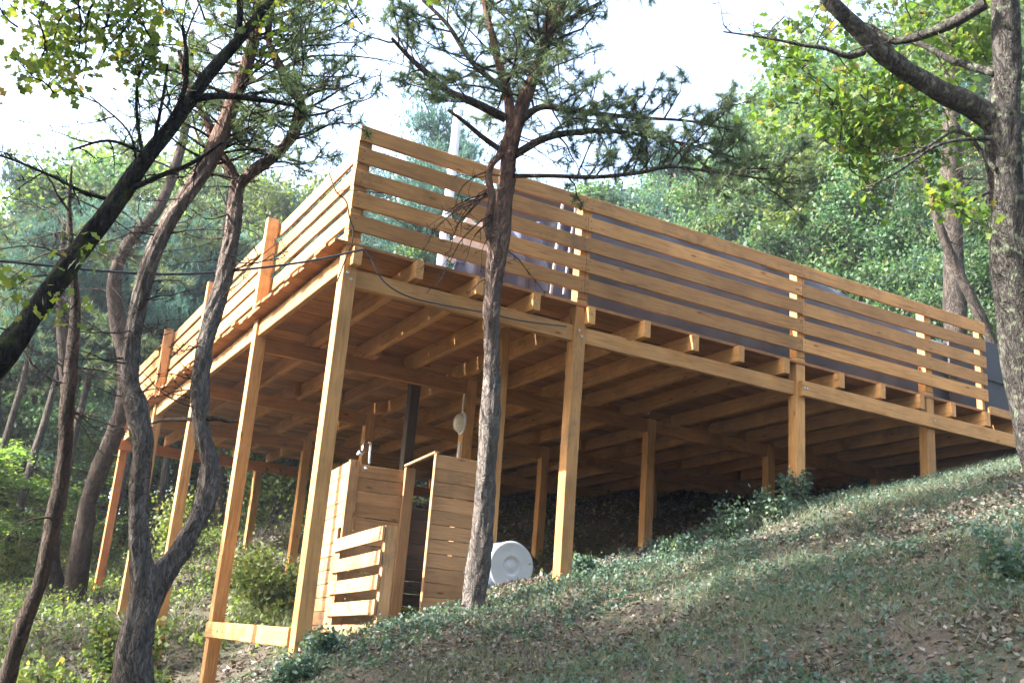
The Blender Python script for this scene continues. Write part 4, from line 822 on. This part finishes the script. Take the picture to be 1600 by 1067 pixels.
# ------------------------------------------------------------------ tarps and panels behind the railing
def sheet(name, grid, m, parent, thick=.006):
    g = np.array(grid); a, b = g.shape[:2]; i = np.arange(a*b).reshape(a, b); Fc = np.stack([i[:-1, :-1], i[:-1, 1:], i[1:, 1:], i[1:, :-1]], -1).reshape(-1, 4)
    me = fast(name, g.reshape(-1, 3), Fc, smooth=True); o = link(name, me, m, parent); mo = o.modifiers.new('s', 'SOLIDIFY'); mo.thickness = thick; return o
tent = thing('canvas_shelter', (3.0, .4, -.25), 'grey canvas shelter pitched on the deck behind the railing boards', 'tent')
def ztop(x): return 1.16 - .0*x if x < 6.5 else max(1.16-(x-6.5)*.16, .75)
xs = np.linspace(2.95, 9.3, 70); zz = np.linspace(0, 1, 14)
sheet('canvas_wall', [[(x, .42+.03*math.sin(x*5+z*3)+.02*math.sin(x*13), -.24+(ztop(x)+.24)*z-.015*math.sin(x*3.1)*z) for x in xs] for z in zz], M_CANVAS, tent)
sheet('roof', [[(x, .36+t*2.2, ztop(x)+.0+.5*t-.10*math.sin(t*3.14)+.02*math.sin(x*4)) for x in np.linspace(2.0, 6.6, 30)] for t in np.linspace(0, 1, 10)], M_CANVAS, tent)
sheet('light_block_sheet', [[(x, yy, -.236+.006*math.sin(x*7+yy*5)) for x in np.linspace(2.9, 11.8, 40)] for yy in np.linspace(.5, 11.5, 40)], M_CANVAS, tent)  # unseen sheet added over the deck to block sun through the board gaps
# wrinkled awning side catching light
xs = np.linspace(1.55, 2.95, 60)
sheet('canvas_side', [[(x+.25*(1-z)*((x-1.55)/1.4-.5), .55+.07*math.sin(x*24+z*2.5)*(1-.5*z)+.03*math.sin(x*9+z*4), -.05+(1.05)*z*(.55+.45*((x-1.55)/1.4))) for x in xs] for z in np.linspace(0, 1, 16)], M_CLOTH, tent)
for u, w in ((872, .02), (893, .018)):
    a = PY(u-12, 460, .34); b = PY(u+8, 310, .34); T = Tubes(); T.add(np.array([a, (a+b)/2, b]), [w]*3, 10); link('pole', T.mesh('pole'), M_METAL, tent)
bx = thing('black_box', (2.0, .5, -.24), 'black storage box on the deck behind the bottom rail', 'box')
board('body', (1.55, .72, -.15), (2.28, .72, -.15), .3, .18, bx, M_BLACK); board('lid', (1.53, .72, -.045), (2.30, .72, -.045), .33, .025, bx, M_BLACK)
pn = thing('slatted_screen', (1.2, .4, -.24), 'leaning pale slatted panel behind the first bay of railing', 'screen')
for i in range(3):
    a = np.array(PY(700+i*24, 405, .4+.02*i)); b = np.array(PY(738+i*24, 345, .42+.02*i)); board('slat', a, b, .15, .02, pn, M_WHITE, up=(0, -1, 0), bev=.003)
T = Tubes(); a = PY(689, 412, 1.0); b = PY(716, 172, 1.0); a = a+(a-b)*.25
tag(link('white_pole', (T.add(np.array([a, a+(b-a)*.5+np.array([.01, 0, 0]), b]), [.058, .055, .05], 14, .06), T.mesh('white_pole'))[1], M_WHITE), 'pale upright pole standing on the deck behind the railing', 'pole')
dp = thing('dark_screen', (AE+.2, .25, -.2), 'dark grey screen of two panels past the right end of the railing', 'screen')
zs = [(-.22, .34), (.35, .93)]
for z0, z1 in zs: board('panel', (AE-.25, .30, (z0+z1)/2), (DX1+1.2, .30, (z0+z1)/2-.0), .03, z1-z0, dp, M_DARKP, bev=.003)
board('frame', (AE-.26, .27, .345), (DX1+1.2, .27, .345), .03, .03, dp, M_BLACK)
tag(board('timber_edge', (AE+.1, -.05, -.25), (DX1+.8, -.05, -.27), .05, .12, deck, M_TIMBER), 'edge board at the right end of the deck')
# ------------------------------------------------------------------ haze
def haze(dens):
    m = bpy.data.materials.new('haze'); m.use_nodes = True; nt = m.node_tree; nt.nodes.clear(); o = nt.nodes.new('ShaderNodeOutputMaterial'); v = nt.nodes.new('ShaderNodeVolumePrincipled')
    v.inputs['Color'].default_value = (.86, .93, 1, 1); v.inputs['Density'].default_value = dens; v.inputs['Anisotropy'].default_value = .35; nt.links.new(v.outputs[0], o.inputs['Volume'])
    zs = Z.min()-2
    x0, x1, y0, y1, z0, z1 = gx[0]-1, gx[-1]+1, gy[0]-1, gy[-1]+1, zs, max(Z.max(), 26)+22
    V = [(x, y, z) for z in (z0, z1) for y in (y0, y1) for x in (x0, x1)]; Fc = [(0, 2, 3, 1), (4, 5, 7, 6), (0, 1, 5, 4), (2, 6, 7, 3), (0, 4, 6, 2), (1, 3, 7, 5)]
    me = bpy.data.meshes.new('haze'); me.from_pydata(V, [], Fc); me.update(); me.materials.append(m); o = bpy.data.objects.new('haze', me); COL.objects.link(o); o['kind'] = 'stuff'; o['label'] = 'pale haze hanging in the forest air, added partly as a glare veil'; o['category'] = 'haze'
HZ = 0.0011  # thin haze volume, partly added to pale the background like lens glare
if HZ > 0: haze(HZ)
